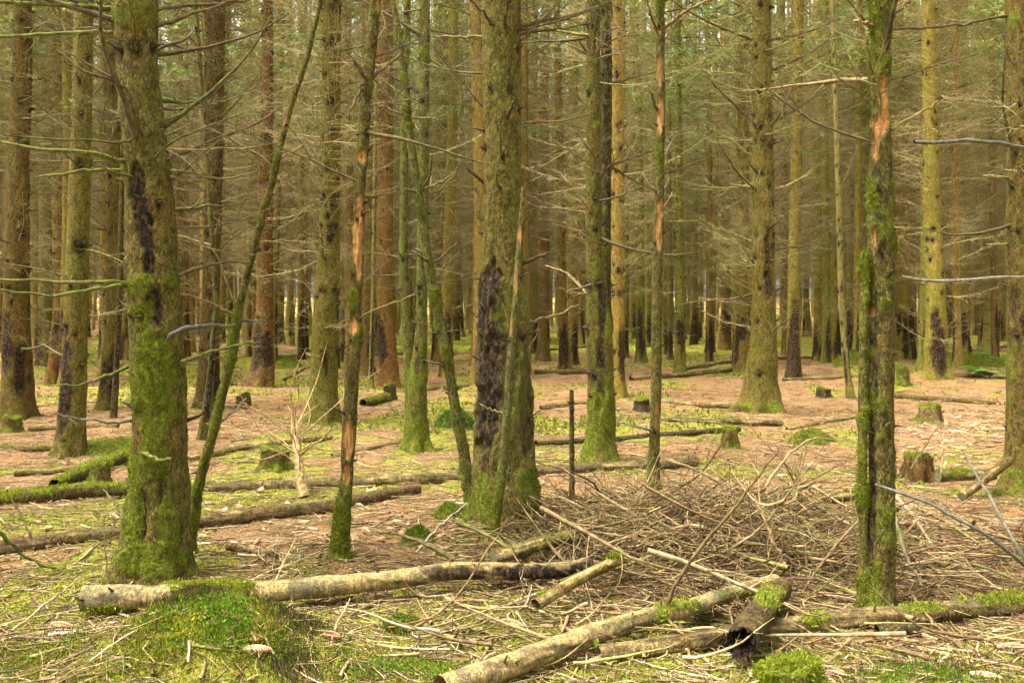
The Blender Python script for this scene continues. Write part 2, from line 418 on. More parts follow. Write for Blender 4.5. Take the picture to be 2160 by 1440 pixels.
# crowns: drooping limbs carrying many small needle sprays
def crown_geo(seed, z0, H, lmax, nb=30, per=44, size=.12, ex=1.7):
    rng = np.random.default_rng(seed); G = Geo()
    for b in range(nb):
        f = ((b + rng.uniform(0, 1)) / nb) ** ex; z = z0 + (H - z0) * f
        L = lmax * (1 - f) ** .8 * rng.uniform(.65, 1.1) + .25
        yaw = rng.uniform(0, 6.28)
        t = np.linspace(0, 1, 6)
        P = np.stack([L * t * math.cos(yaw), L * t * math.sin(yaw), z + .12 * L * t - .38 * L * t ** 2 + .18 * L * t ** 4], -1)
        v, q = tubes(P, np.linspace(.016, .004, 6), 3); G.add(v, q)
        m = int(1.7 * per * (L / lmax) * (1 - .6 * f) + 5)
        tt = rng.uniform(.18, 1.0, m) ** .8
        base = np.stack([np.interp(tt, t, P[:, k]) for k in range(3)], -1)
        side = rng.choice([-1, 1], m) * rng.uniform(0, .34, m) * L * (1.15 - tt)
        base = base + side[:, None] * np.array([-math.sin(yaw), math.cos(yaw), 0]) + np.stack([np.zeros(m), np.zeros(m), -np.abs(side) * .35 - rng.uniform(0, .12, m)], -1)
        ya = yaw + np.sign(side) * rng.uniform(.2, 1.0, m)
        el = rng.normal(-.45, .45, m); ln = size * rng.uniform(.7, 1.7, m)
        d = np.stack([np.cos(el) * np.cos(ya), np.cos(el) * np.sin(ya), np.sin(el)], -1) * ln[:, None]
        w = norm(np.cross(d, rng.normal(0, 1, (m, 3)))) * (ln * rng.uniform(.07, .14, m))[:, None]
        a = base - d * .5
        V = np.stack([a, base + w, base + d * .6, base - w], 1).reshape(-1, 3)
        G.add(V, np.arange(m * 4).reshape(-1, 4))
    return G
CROWNS = [crown_geo(300 + i, 6.6 + .5 * i, 25 + (i % 3), 2.3 + .15 * (i % 2)).mesh("crown", [M_NEEDLE], False) for i in range(5)]
THIN = [crown_geo(320 + i, 8.0, 18, 1.9, nb=16, per=40).mesh("crown", [M_NEEDLE], False) for i in range(3)]

# ------------------------------------------------------------------ tree builder
RT = np.random.default_rng(5)
OLIVE, TAN, RED, BROWN, LIME, GREY = (.150, .125, .026), (.20, .145, .048), (.145, .072, .032), (.125, .082, .036), (.125, .132, .028), (.15, .135, .06)
def jit(c, a=.12, rng=RT):
    k = rng.uniform(1 - a, 1 + a); return tuple(float(x * k * rng.uniform(1 - a * .2, 1 + a * .2)) for x in c)
def patch_val(px, py, patches, nz):
    v = np.zeros_like(px)
    for (cx, cy_, rx, ry, s) in patches:
        e = 1 - ((px - cx) / rx) ** 2 - ((py - cy_) / ry) ** 2
        v = np.maximum(v, s * sstep(0.05, .4, e * 1.0 + (nz - .5) * 1.6))
    return v
def trunk_mesh(name, zs, cx, cy_, rad, sides, seed, mat, base, flare=.5, flare_h=.16, lobes=5, amp=.006, lump=.02, moss=(), dark=(), wood=(), mossbase=.3, mossall=0., wound=None, knots=None):
    rng = np.random.default_rng(seed)
    th = np.arange(sides) * 2 * math.pi / sides
    Z, TH = np.meshgrid(zs, th, indexing='ij')
    C = np.stack([np.interp(Z, zs, cx), np.interp(Z, zs, cy_)], -1); R = np.interp(Z, zs, rad)
    ph = rng.uniform(0, 6.28)
    lob = .45 + .55 * np.cos(lobes * TH + ph + .6 * np.sin(2 * TH + ph))
    zz = np.maximum(Z - base[2], 0)
    R0 = R
    R = R * (1 + flare * np.exp(-zz / flare_h) * np.clip(lob, -.2, 1))
    q3 = np.stack([np.cos(TH) * R0 * 1.0, np.sin(TH) * R0 * 1.0, Z * .8], -1)
    R = R + lump * R0 / .15 * (fbm(q3 * 5 + seed, 2, seed) - .5) * (1 + 1.5 * np.exp(-zz / .5)) + amp * (fbm(q3 * np.array([26, 26, 18.]) + seed, 3, seed + 1) - .5) * 2
    X = C[..., 0] + R * np.cos(TH); Y = C[..., 1] + R * np.sin(TH)
    nz = fbm(np.stack([X, Y, Z * .7], -1) * 16, 4, seed + 2); nb = fbm(np.stack([X, Y, Z * .5], -1) * 5, 3, seed + 5)
    PX = 1080 + FPX * X / Y; PY = HORY - FPX * (Z - CAM_H) / Y
    front = sstep(.35, -.1, np.sin(TH))
    am = patch_val(PX, PY, moss, nz) * front if moss else np.zeros_like(X)
    am = np.maximum(am * sstep(.3, .55, nz + .12), .92 * sstep(.3, .85, mossbase * np.exp(-zz / .25) * 1.35 + mossall + (nb - .5) * 1.7 * (mossall > 0) + (nz - .5) * 1.8 - .1))
    ad = patch_val(PX, PY, dark, nz) * front if dark else np.zeros_like(X)
    aw = patch_val(PX, PY, wood, nz * .7 + .15) * front if wood else np.zeros_like(X)
    if wound:
        for (az, wz, wa, wh) in wound:
            da = np.abs((TH - az + math.pi) % (2 * math.pi) - math.pi)
            ad = np.maximum(ad, sstep(0, .5, 1 - (da / wa) ** 2 - ((Z - base[2] - wz) / wh) ** 2 + (nz - .5) * 1.3))
    if knots is not None:
        for (ka, kz, kr) in knots:
            da = np.abs((TH - ka + math.pi) % (2 * math.pi) - math.pi) * R0
            dz = Z - kz
            rr = np.sqrt(da ** 2 + (np.where(dz < 0, dz * .55, dz)) ** 2) + (nz - .5) * kr
            ad = np.maximum(ad, .95 * sstep(kr * 2.3, kr * .8, rr))
    # wounds are sunk, bare wood lies a little under the bark
    sink = .050 * ad * (R0 / .15) * (nz - .15) + .022 * aw * (R0 / .06).clip(.3, 1) * (.5 + nz)
    sink = sink - .012 * am * nz * 1.5
    X = X - sink * np.cos(TH); Y = Y - sink * np.sin(TH)
    V = np.stack([X, Y, Z], -1).reshape(-1, 3) - base
    n = len(zs)
    i = np.arange(n - 1)[:, None]; j = np.arange(sides)[None, :]; jn = (j + 1) % sides
    q = np.stack([i * sides + j, i * sides + jn, (i + 1) * sides + jn, (i + 1) * sides + j], -1).reshape(-1, 4)
    am = am * (1 - .85 * aw)
    return mesh_np(name, V, q, None, {'moss': am.ravel(), 'dark': ad.ravel(), 'wood': aw.ravel()}, [mat]), V, am.ravel(), np.stack([np.cos(TH), np.sin(TH), 0 * TH], -1).reshape(-1, 3)

def blades(P, N, rng, ln=.018, wd=.004, c0=(.06, .1, .01), c1=(.2, .27, .025), up=.4, clump=3):
    """small moss leaves standing off points P with outward directions N"""
    P = np.repeat(P, clump, 0) + rng.normal(0, ln * .5, (len(P) * clump, 3)) * .6; N = np.repeat(N, clump, 0)
    m = len(P)
    d = norm(N * .8 + rng.normal(0, .65, (m, 3)) + np.array([0, 0, up])) * (ln * rng.uniform(.5, 1.6, m))[:, None]
    w = norm(np.cross(d, rng.normal(0, 1, (m, 3)))) * (wd * rng.uniform(.6, 1.5, m))[:, None]
    V = np.stack([P - w, P + w, P + d], 1).reshape(-1, 3)
    f = rng.uniform(0, 1, (m, 1)) ** 1.3; c = np.array(c0) * (1 - f) + np.array(c1) * f
    c = c * rng.uniform(.75, 1.25, (m, 1))
    return V, np.arange(m * 3).reshape(-1, 3), np.repeat(c, 3, 0)

ALLT = []                                        # (pixel x at eye level, distance, object) for labels
HBR = np.random.default_rng(77)
def stub_mesh(rng, zs, cx, cy_, rad, base, zlo, zhi, per_m, size=1.0, hairs=True):
    """the rows of snapped dead branch bases"""
    m = max(3, int((zhi - zlo) * per_m)); P, R = [], []; kn = []
    z = rng.uniform(zlo, zhi, m)
    whorl = rng.random(m) < .6
    z = np.where(whorl, np.round(z / .42) * .42 + .1 + rng.normal(0, .025, m), z)
    z = np.clip(z, zlo, zhi)
    a = rng.uniform(0, 6.28, m)
    for k in range(m):
        r = np.interp(z[k], zs, rad); c = np.array([np.interp(z[k], zs, cx), np.interp(z[k], zs, cy_), z[k]])
        d = np.array([math.cos(a[k]), math.sin(a[k]), rng.uniform(-.1, .7)]); d /= np.linalg.norm(d)
        s0 = rng.uniform(.005, .011) * size * min(1.0, .3 + r / .16); L = rng.choice([.012, .03, .07, .18], p=[.45, .35, .14, .06]) * rng.uniform(.7, 1.3) * min(1.0, .4 + r / .2)
        p0 = c + np.array([math.cos(a[k]), math.sin(a[k]), 0]) * r * .86
        pts = np.stack([p0, p0 + d * (r * .14 + .012), p0 + d * (r * .14 + .02 + L * .6) + rng.normal(0, .1, 3) * L * .3, p0 + d * (r * .14 + .02 + L) + rng.normal(0, .1, 3) * L])
        P.append(pts); R.append(np.array([s0 * 2.1, s0 * 1.25, s0 * .6, s0 * .3])); kn.append((a[k], z[k], s0 * 2.0))
    v, q = tubes(np.array(P), np.array(R), 5)
    return mesh_np("branch_stubs", v - base, q, None, None, [M_STICK]), kn

def px_path(pts, d0):
    """pixel polyline with depth offsets -> 3-D points"""
    return np.array([px2w(p[0], p[1], d0 + (p[2] if len(p) > 2 else 0)) for p in pts])
def resample(P, n, rng=None, kink=0.0):
    s = np.concatenate([[0], np.cumsum(np.linalg.norm(np.diff(P, axis=0), axis=1))]); t = np.linspace(0, s[-1], n)
    Q = np.stack([np.interp(t, s, P[:, k]) for k in range(3)], -1)
    for _ in range(2): Q[1:-1] = .25 * Q[:-2] + .5 * Q[1:-1] + .25 * Q[2:]
    if rng is not None and kink: Q[1:-1] += rng.normal(0, kink, (n - 2, 3))
    return Q, s[-1]
def limb_mesh(P3, r0, r1, rng, ntw=6, n=14, base=(0, 0, 0), sides=6, twl=.3, mat=None, kink=.004):
    P, L = resample(np.asarray(P3, float), n, rng, kink * min(1, r0 / .006))
    t = np.linspace(0, 1, n); G = Geo()
    R = (r0 + (r1 - r0) * t) * rng.uniform(.88, 1.15, n)
    v, q = tubes(P, R, sides); G.add(v, q)
    TP, TR = [], []
    for k in range(ntw):
        tt = rng.uniform(.15, .97); i = min(int(tt * (n - 1)), n - 2); T = norm(P[i + 1] - P[i])
        l = twl * L * rng.uniform(.25, 1.) * (1.1 - .6 * tt)
        d = norm(T * rng.uniform(.3, 1.0) + norm(rng.normal(0, 1, 3)) * .9)
        bend = rng.normal(0, .25, 3)
        ss = np.linspace(0, 1, 5)[:, None]
        TP.append(along(P, tt) + d * l * ss + bend * l * ss ** 2 * .5); TR.append(np.linspace(max(.0011, R[i] * .42), .0007, 5))
    if TP: v, q = tubes(np.array(TP), np.array(TR), 3); G.add(v, q)
    v, q, _, _ = G.arrays()
    return mesh_np("branch", v - np.asarray(base), q, None, None, [mat or M_STICK])

def tree(label, prof, color, cat="tree", name="spruce_tree", group="spruce trees of the plantation", d=None, sides=40, step=.03, H=24.0, crown=True, nbr=0, br_z=(.8, 6.5),
         moss=(), dark=(), wood=(), limbs=(), stubs=7, setm=True, mossn=0, flare=.5, flare_h=.16, amp=.006, lump=.02, mossbase=.3, mossall=0., wound=None, lobes=5, mat=None, extra=None, brl=(.5, 1.3), seed=None, depth_lean=0.0, stubsize=1.5, root=None, topcap=False):
    sd = seed if seed is not None else len(ALLT) * 13 + 7
    rng = np.random.default_rng(sd)
    prof = sorted(prof)                            # by y, top first
    yb, xl, xr = prof[-1]
    bx = (xl + xr) / 2
    base = g(bx, yb) if d is None else np.array([(bx - 1080) / FPX * d, d, float(hgt((bx - 1080) / FPX * d, d))])
    dd = base[1]
    pz = np.array([CAM_H + (HORY - p[0]) / FPX * dd for p in prof])[::-1]
    pxc = np.array([((p[1] + p[2]) / 2 - 1080) / FPX * dd for p in prof])[::-1]
    pr = np.array([(p[2] - p[1]) / 2 / FPX * dd for p in prof])[::-1]
    pz = np.concatenate([[min(pz[0], base[2]) - .12], pz]); pxc = np.concatenate([[pxc[0]], pxc]); pr = np.concatenate([[pr[0]], pr])
    ztop_frame = CAM_H + HORY / FPX * dd + .1
    if H > pz[-1] + .3:
        sl = (pxc[-1] - pxc[-2]) / max(pz[-1] - pz[-2], .1)
        pz = np.append(pz, H); pxc = np.append(pxc, pxc[-1] + np.clip(sl, -.06, .06) * (H - pz[-2])); pr = np.append(pr, max(.012, pr[-1] * .25))
    zs = np.arange(pz[0], min(ztop_frame, pz[-1]), step)
    if zs[-1] < pz[-1] - .01: zs = np.concatenate([zs, np.linspace(zs[-1], pz[-1], 14)[1:]])
    cx = np.interp(zs, pz, pxc); rr = np.interp(zs, pz, pr)
    for _ in range(4):
        cx[1:-1] = .25 * cx[:-2] + .5 * cx[1:-1] + .25 * cx[2:]; rr[1:-1] = .25 * rr[:-2] + .5 * rr[1:-1] + .25 * rr[2:]
    cy_ = dd + depth_lean * (zs - base[2]) + (vnoise(np.stack([zs * .6, zs * 0 + sd, zs * 0], -1), 3) - .5) * .1 * rr.mean() / .15
    R = root if root is not None else new_obj(name, None, loc=base, label=label, category=cat, group=group)
    R.empty_display_size = .2
    loc0 = np.array(R.location)
    kn = None
    if stubs:
        sm, kn = stub_mesh(rng, zs, cx, cy_, rr, loc0, base[2] + .5, min(ztop_frame, pz[-1] - .1), stubs, stubsize * (.75 if dd < 9 else 1))
        kn = [k for k in kn if math.sin(k[0]) < .4]
        if dd > 20: kn = None
    tm, V, am, NN = trunk_mesh("trunk", zs, cx, cy_, rr, sides, sd, mat or M_BARK, loc0 if root is not None else base, flare=flare, flare_h=flare_h, lobes=lobes, amp=amp, lump=lump, moss=moss, dark=dark, wood=wood, mossbase=mossbase, mossall=mossall, wound=wound, knots=kn)
    TK = new_obj("trunk" if root is None else "side_stem", tm, R, color=color)
    if stubs: new_obj("branch_stubs", sm, TK, color=(.045, .033, .02), kind="stuff")
    if mossn:
        w = (np.clip(am - .35, 0, 1) * (NN[:, 1] < .45) + 1e-9) * (V[:, 2] < ztop_frame); w = w / w.sum()
        idx = rng.choice(len(V), mossn, p=w)
        tg = np.stack([-NN[idx][:, 1], NN[idx][:, 0], 0 * NN[idx][:, 0]], -1)
        v, t, c = blades(V[idx] - NN[idx] * .002 + tg * rng.normal(0, .008, (mossn, 1)) + np.array([0, 0, 1.]) * rng.normal(0, .012, (mossn, 1)), NN[idx] * .55, rng, .0085, .0022, (.05, .065, .008), (.245, .28, .026), -.15)
        new_obj("moss", mesh_np("moss", v, None, t, {'col': c}, [M_MOSS], None, False), TK, kind="stuff")
    def at_z(z): return np.array([np.interp(z, zs, cx), np.interp(z, zs, cy_), z]) - loc0, float(np.interp(z, zs, rr))
    for L in limbs:                                 # photographed branches: pixel polylines
        P = px_path(L['p'], dd + L.get('dd', 0)); mc = L.get('c', (.13, .10, .045))
        lm = limb_mesh(P, L.get('r', 6) / FPX * dd, L.get('r1', 1.2) / FPX * dd, rng, L.get('tw', 6), base=loc0, twl=L.get('twl', .3))
        new_obj("branch", lm, R, color=mc)
    for k in range(int(nbr * 2.3)):                            # the other dead branches, each its own part
        z = rng.uniform(br_z[0], min(br_z[1], ztop_frame + .5)); p, r = at_z(z); yaw = rng.uniform(0, 6.28); sl = rng.uniform(*brl) * (.7 if rng.random() < .3 else 1)
        lib = BRMESH if rng.random() < .8 else SNAPMESH
        c = TWIGC[rng.integers(len(TWIGC))] * (.42 if rng.random() < .72 else .95)
        new_obj("branch", lib[rng.integers(len(lib))], R, loc=p + np.array([math.cos(yaw), math.sin(yaw), 0]) * r * .8, rot=(rng.uniform(-.4, .4), -rng.normal(.12, .28), yaw), scl=(sl, sl, sl), color=jit(c, .2, rng))
    if setm is True and crown:
        top = [m for m in SETMESH]
        if dd > 12:
            new_obj("dead_branches", top[rng.integers(len(top))], R, rot=(0, 0, rng.uniform(0, 6.28)), scl=(rng.uniform(.85, 1.1),) * 3, color=jit(TWIGC[rng.integers(4)], .2, rng), kind="stuff")
    if crown:
        p, _ = at_z(9.0)
        new_obj("crown", THIN[rng.integers(3)] if dd < 20 else CROWNS[rng.integers(len(CROWNS))], R, loc=(p[0], p[1], 0), rot=(0, 0, rng.uniform(0, 6.28)), scl=(1, 1, rng.uniform(.95, 1.08)), color=jit((.17, .225, .065), .2, rng))
    if root is None: ALLT.append([1080 + FPX * cx[np.argmin(np.abs(zs - 1.6))] / dd, dd, R, color])
    return R, at_z


# ------------------------------------------------------------------ the trees one meets first
MB = (.12, .13, .03); DKB = (.10, .07, .035); GB = (.20, .19, .16); BLU = (.115, .112, .10); PALE = (.30, .23, .12)
tree("large leaning spruce thick with bright moss at its base, behind the cut log", [(0, 241, 332), (100, 247, 332), (200, 252, 338), (300, 260, 350), (340, 264, 358), (450, 266, 368), (600, 272, 378), (720, 277, 385), (850, 282, 390), (960, 286, 396), (1040, 276, 396), (1110, 266, 394), (1170, 254, 392), (1212, 240, 396)],
     (.145, .122, .034), sides=96, step=.014, amp=.013, lump=.028, flare=.35, flare_h=.13, mossbase=.30, mossall=.06, mossn=8000, nbr=14, br_z=(2.0, 7), seed=41, stubs=9,
     moss=[(325, 780, 50, 90, 1), (325, 860, 52, 60, 1), (325, 960, 34, 70, .9), (300, 600, 34, 26, .9), (360, 590, 28, 18, .8), (300, 660, 26, 32, .7), (280, 1060, 26, 120, .9), (355, 1100, 24, 60, .8), (320, 1180, 90, 40, 1), (290, 30, 60, 35, .5)],
     dark=[(289, 400, 19, 75, 1), (303, 470, 20, 70, 1), (315, 545, 15, 60, 1), (326, 640, 24, 55, 1), (316, 590, 10, 40, 1), (300, 1080, 10, 70, .8), (340, 1010, 8, 60, .6)],
     limbs=[dict(p=[(255, 22, 0), (200, 14, -.1), (110, 9, -.2), (-40, 3, -.3)], r=6, r1=3.5, c=MB, tw=9), dict(p=[(252, 66, 0), (190, 68, -.05), (110, 72, 0), (-30, 78, 0)], r=5, r1=3, c=MB, tw=8),
            dict(p=[(308, 303, -.17), (286, 262, -.3), (277, 230, -.34), (275, 178, -.36), (230, 170, -.45), (175, 150, -.5), (120, 105, -.5)], r=5, r1=2, c=DKB, tw=5, twl=.12),
            dict(p=[(268, 342, -.05), (240, 335, -.2), (190, 318, -.3), (120, 317, -.3), (60, 313, -.3), (-20, 292, -.3)], r=5.5, r1=3, c=MB, tw=9, twl=.16), dict(p=[(262, 358, -.05), (200, 358, -.1), (140, 366, -.2), (78, 374, -.2)], r=4.5, r1=2, c=MB, tw=5, twl=.2),
            dict(p=[(330, 22, 0), (390, 10, .2), (480, 8, .5), (580, -10, .9)], r=4.5, r1=2, c=DKB, tw=8), dict(p=[(330, 56, 0), (385, 38, .1), (440, 20, .2), (520, -8, .4)], r=5, r1=2.5, c=DKB, tw=6),
            dict(p=[(350, 338, -.05), (395, 318, .1), (470, 288, .3), (540, 262, .5), (595, 224, .7)], r=4.5, r1=1.8, c=DKB, tw=8), dict(p=[(352, 314, -.05), (450, 316, .2), (540, 310, .4), (640, 292, .6)], r=3, r1=1.2, c=PALE, tw=7),
            dict(p=[(357, 360, -.05), (395, 362, 0), (430, 374, .1), (490, 378, .2), (535, 364, .2)], r=4, r1=1.5, c=(.2, .15, .07), tw=5), dict(p=[(358, 372, -.05), (385, 382, 0), (430, 380, .1)], r=4, r1=2, c=(.2, .15, .07), tw=2),
            dict(p=[(374, 582, -.05), (410, 568, 0), (455, 556, .1), (530, 553, .2)], r=5, r1=2, c=DKB, tw=4), dict(p=[(275, 600, -.1), (240, 594, -.2), (190, 594, -.25), (110, 596, -.3), (-30, 588, -.4)], r=5.5, r1=2.6, c=MB, tw=7, twl=.14),
            dict(p=[(270, 604, -.1), (215, 606, -.3), (130, 624, -.4), (60, 622, -.5), (-20, 608, -.6)], r=4.5, r1=3, c=MB, tw=5, twl=.14),
            dict(p=[(355, 715, -.15), (362, 698, -.22), (400, 689, -.2), (440, 686, 0), (495, 686, .2)], r=5, r1=4, c=BLU, tw=2, twl=.2),
            dict(p=[(300, 955, -.15), (318, 962, -.26), (335, 970, -.3), (362, 968, -.3)], r=5, r1=3, c=MB, tw=2, twl=.2), dict(p=[(290, 885, 0), (240, 890, -.2), (175, 886, -.3), (120, 872, -.4)], r=4, r1=1.5, c=GB, tw=8),
            dict(p=[(275, 770, 0), (225, 795, -.2), (160, 815, -.4), (100, 812, -.4)], r=4, r1=1.5, c=MB, tw=5), dict(p=[(380, 765, -.1), (430, 745, 0), (530, 722, .1)], r=4.5, r1=3, c=MB, tw=4)])

tree("massive straight spruce in the middle with blackened bark wounds at its base", [(0, 1017, 1098), (180, 1018, 1098), (360, 1019, 1101), (480, 1018, 1102), (560, 1015, 1104), (600, 1008, 1110), (720, 1003, 1116), (900, 1000, 1127), (1000, 995, 1132), (1060, 992, 1134), (1102, 986, 1142)],
     (.150, .126, .034), sides=96, step=.016, amp=.012, lump=.02, flare=.28, flare_h=.12, mossbase=.38, mossall=.06, mossn=2600, nbr=10, br_z=(2.6, 7), seed=57, stubs=11, stubsize=1.25,
     moss=[(1020, 1040, 18, 60, .9), (1115, 1030, 28, 60, .9), (1075, 650, 45, 60, .35), (1090, 800, 30, 100, .3)],
     dark=[(1062, 760, 36, 120, .8), (1112, 860, 16, 130, .6), (1034, 660, 36, 115, 1), (1026, 860, 28, 130, 1), (1090, 700, 16, 70, .7), (1012, 620, 14, 60, .9), (1018, 800, 16, 110, 1), (1030, 900, 18, 70, 1), (1050, 700, 14, 40, .9), (1022, 960, 12, 60, .9), (1006, 730, 10, 60, .8)], wood=[(1043, 650, 8, 22, .5)],
     limbs=[dict(p=[(1094, 56, 0), (1150, 42, .1), (1200, 36, .2), (1290, 4, .4)], r=4, r1=2, c=DKB, tw=6, twl=.2), dict(p=[(1094, 74, 0), (1140, 64, .1), (1190, 62, .1), (1250, 46, .2)], r=4, r1=1.8, c=DKB, tw=5, twl=.2),
            dict(p=[(1040, 56, -.1), (1022, 30, -.25), (985, -10, -.3)], r=4, r1=2, c=DKB, tw=2), dict(p=[(1064, 52, -.14), (1066, 40, -.28), (1072, -5, -.4)], r=5, r1=3, c=DKB, tw=1),
            dict(p=[(1070, 246, -.14), (1075, 234, -.26), (1085, 214, -.35)], r=5, r1=2.5, c=DKB, tw=0), dict(p=[(1020, 78, 0), (970, 78, .1), (915, 77, .2)], r=3, r1=1.5, c=(.2, .15, .08), tw=3),
            dict(p=[(1097, 262, 0), (1150, 256, .1), (1190, 256, .2), (1245, 240, .2)], r=4, r1=1.5, c=(.19, .13, .06), tw=3), dict(p=[(1100, 558, 0), (1120, 548, -.1), (1155, 535, -.2)], r=5, r1=2.5, c=DKB, tw=0),
            dict(p=[(1112, 678, 0), (1140, 672, .1), (1180, 662, .2), (1222, 642, .3)], r=3.5, r1=1.8, c=(.19, .16, .08), tw=2, twl=.15), dict(p=[(1025, 390, 0), (1010, 375, -.1), (985, 355, -.2)], r=4, r1=2, c=DKB, tw=2),
            dict(p=[(1055, 400, -.14), (1050, 388, -.24), (1047, 367, -.3)], r=4.5, r1=2, c=DKB, tw=0), dict(p=[(1098, 720, 0), (1140, 690, -.1), (1112, 740, -.2)], r=3, r1=1, c=DKB, tw=2)])

R3, _ = tree("dead twin-stemmed spruce shaggy with dark moss, its bark torn off high up", [(0, 1839, 1879), (100, 1839, 1879), (200, 1839, 1877), (300, 1837, 1880), (400, 1835, 1881), (500, 1831, 1885), (620, 1833, 1885), (720, 1834, 1886), (900, 1833, 1884), (1050, 1833, 1885), (1150, 1826, 1884), (1230, 1818, 1883), (1284, 1812, 1886)],
     (.105, .088, .026), d=5.2, sides=56, step=.014, H=8.0, crown=False, amp=.010, lump=.012, flare=.12, flare_h=.08, mossbase=.4, mossall=.36, mossn=5200, nbr=9, br_z=(2.4, 6), seed=63, stubs=6, name="dead_spruce_tree", group="dead stems between the living spruces",
     dark=[(1858, 500, 14, 60, .8), (1850, 400, 14, 70, .7), (1846, 760, 6, 160, .8), (1870, 930, 8, 60, .5), (1842, 1000, 6, 200, .9), (1838, 1160, 6, 60, .8)], wood=[(1864, 218, 18, 62, 1), (1857, 262, 20, 26, 1), (1846, 300, 9, 45, 1), (1846, 500, 10, 22, .7), (1840, 660, 7, 14, .6)],
     limbs=[dict(p=[(1880, 275, 0), (1920, 250, .1), (1978, 214, .2)], r=4, r1=2, c=(.22, .16, .07), tw=1), dict(p=[(1843, 52, 0), (1822, 48, -.1), (1800, 45, -.1)], r=4, r1=3, c=(.3, .2, .1), tw=0), dict(p=[(1876, 44, 0), (1900, 18, .1), (1928, -12, .2)], r=4, r1=2, c=DKB, tw=2),
            dict(p=[(1880, 62, 0), (1950, 60, .2), (2040, 52, .4), (2125, 32, .6)], r=3, r1=2, c=DKB, tw=5, twl=.15)])
tree("", [(525, 1822, 1830), (560, 1816, 1831), (720, 1812, 1831), (900, 1811, 1830), (1060, 1811, 1828), (1200, 1813, 1836), (1284, 1808, 1840)], (.125, .11, .032), d=5.17, sides=32, step=.02, H=1, crown=False, amp=.006, lump=.006, flare=.1, mossbase=.5, mossall=.5, mossn=2600, stubs=0, seed=64, root=R3)

tree("thin dead stem with orange wood bared where bark peeled, mossy at the foot", [(0, 781, 803), (60, 775, 800), (150, 764, 790), (200, 762, 784), (300, 753, 779), (400, 749, 771), (500, 743, 768), (600, 738, 765), (700, 735, 761), (800, 727, 757), (900, 722, 752), (1000, 719, 745), (1100, 708, 740), (1182, 692, 740)],
     (.115, .10, .03), sides=40, step=.014, H=6.2, crown=False, amp=.007, lump=.008, flare=.1, flare_h=.08, mossbase=.55, mossall=.30, mossn=3800, nbr=6, br_z=(2.2, 5), seed=71, stubs=6, name="dead_spruce_sapling", group="dead stems between the living spruces",
     wood=[(765, 330, 12, 16, .9), (760, 435, 12, 32, 1), (755, 505, 14, 70, 1), (757, 560, 9, 40, 1), (745, 685, 10, 22, 1), (735, 925, 14, 45, 1), (731, 1000, 10, 24, 1), (797, 12, 6, 14, .6)], dark=[(740, 800, 8, 30, .5)], moss=[(715, 1120, 26, 80, 1), (745, 630, 12, 30, .7)],
     limbs=[dict(p=[(775, 170, 0), (760, 150, -.1), (748, 128, -.15)], r=5, r1=2.5, c=DKB, tw=1), dict(p=[(775, 172, 0), (752, 205, -.1), (735, 245, -.15)], r=4, r1=2, c=DKB, tw=1), dict(p=[(785, 165, 0), (815, 140, 0), (850, 112, .1)], r=4, r1=1.8, c=DKB, tw=3), dict(p=[(772, 180, 0), (760, 178, -.1), (757, 215, -.1)], r=3, r1=2, c=DKB, tw=0),
            dict(p=[(768, 415, 0), (800, 412, .05), (850, 406, .1)], r=2.5, r1=1.2, c=DKB, tw=2), dict(p=[(750, 672, 0), (800, 650, -.1), (875, 622, -.2)], r=3, r1=1.4, c=(.16, .12, .05), tw=2)])
tree("slender mossy stem leaning far to one side against the large mossy spruce", [(-60, 686, 694), (20, 668, 677), (135, 640, 650), (200, 614, 628), (270, 594, 607), (360, 573, 588), (490, 537, 553), (550, 522, 538), (650, 496, 513), (730, 484, 502), (870, 452, 471), (970, 421, 442), (1060, 398, 420), (1140, 386, 412)],
     (.125, .118, .03), sides=28, step=.02, H=1, d=6.15, crown=False, amp=.005, lump=.005, flare=.1, mossbase=.4, mossall=.40, mossn=2400, stubs=5, seed=72, name="leaning_dead_sapling", group="dead stems between the living spruces",
     wood=[(602, 262, 8, 16, .7)], moss=[(490, 700, 14, 160, .8), (455, 880, 16, 100, .7)],
     limbs=[dict(p=[(578, 355, 0), (540, 325, .1), (480, 290, .2), (400, 250, .3)], r=3, r1=1.2, c=DKB, tw=5), dict(p=[(585, 340, 0), (640, 305, .1)], r=3, r1=1.4, c=PALE, tw=2), dict(p=[(545, 510, 0), (590, 508, .1), (672, 510, .2)], r=2.6, r1=1.2, c=PALE, tw=3), dict(p=[(503, 672, 0), (535, 678, .1), (560, 676, .1)], r=4, r1=2, c=BLU, tw=2),
            dict(p=[(497, 668, 0), (460, 645, -.1), (400, 622, -.2), (350, 612, -.3)], r=2.5, r1=1.2, c=(.24, .16, .08), tw=3), dict(p=[(500, 655, 0), (480, 600, -.1), (462, 540, -.15), (410, 495, -.2)], r=2, r1=1, c=PALE, tw=1), dict(p=[(445, 910, 0), (490, 870, 0), (520, 840, .1)], r=3, r1=1.5, c=GB, tw=2)])
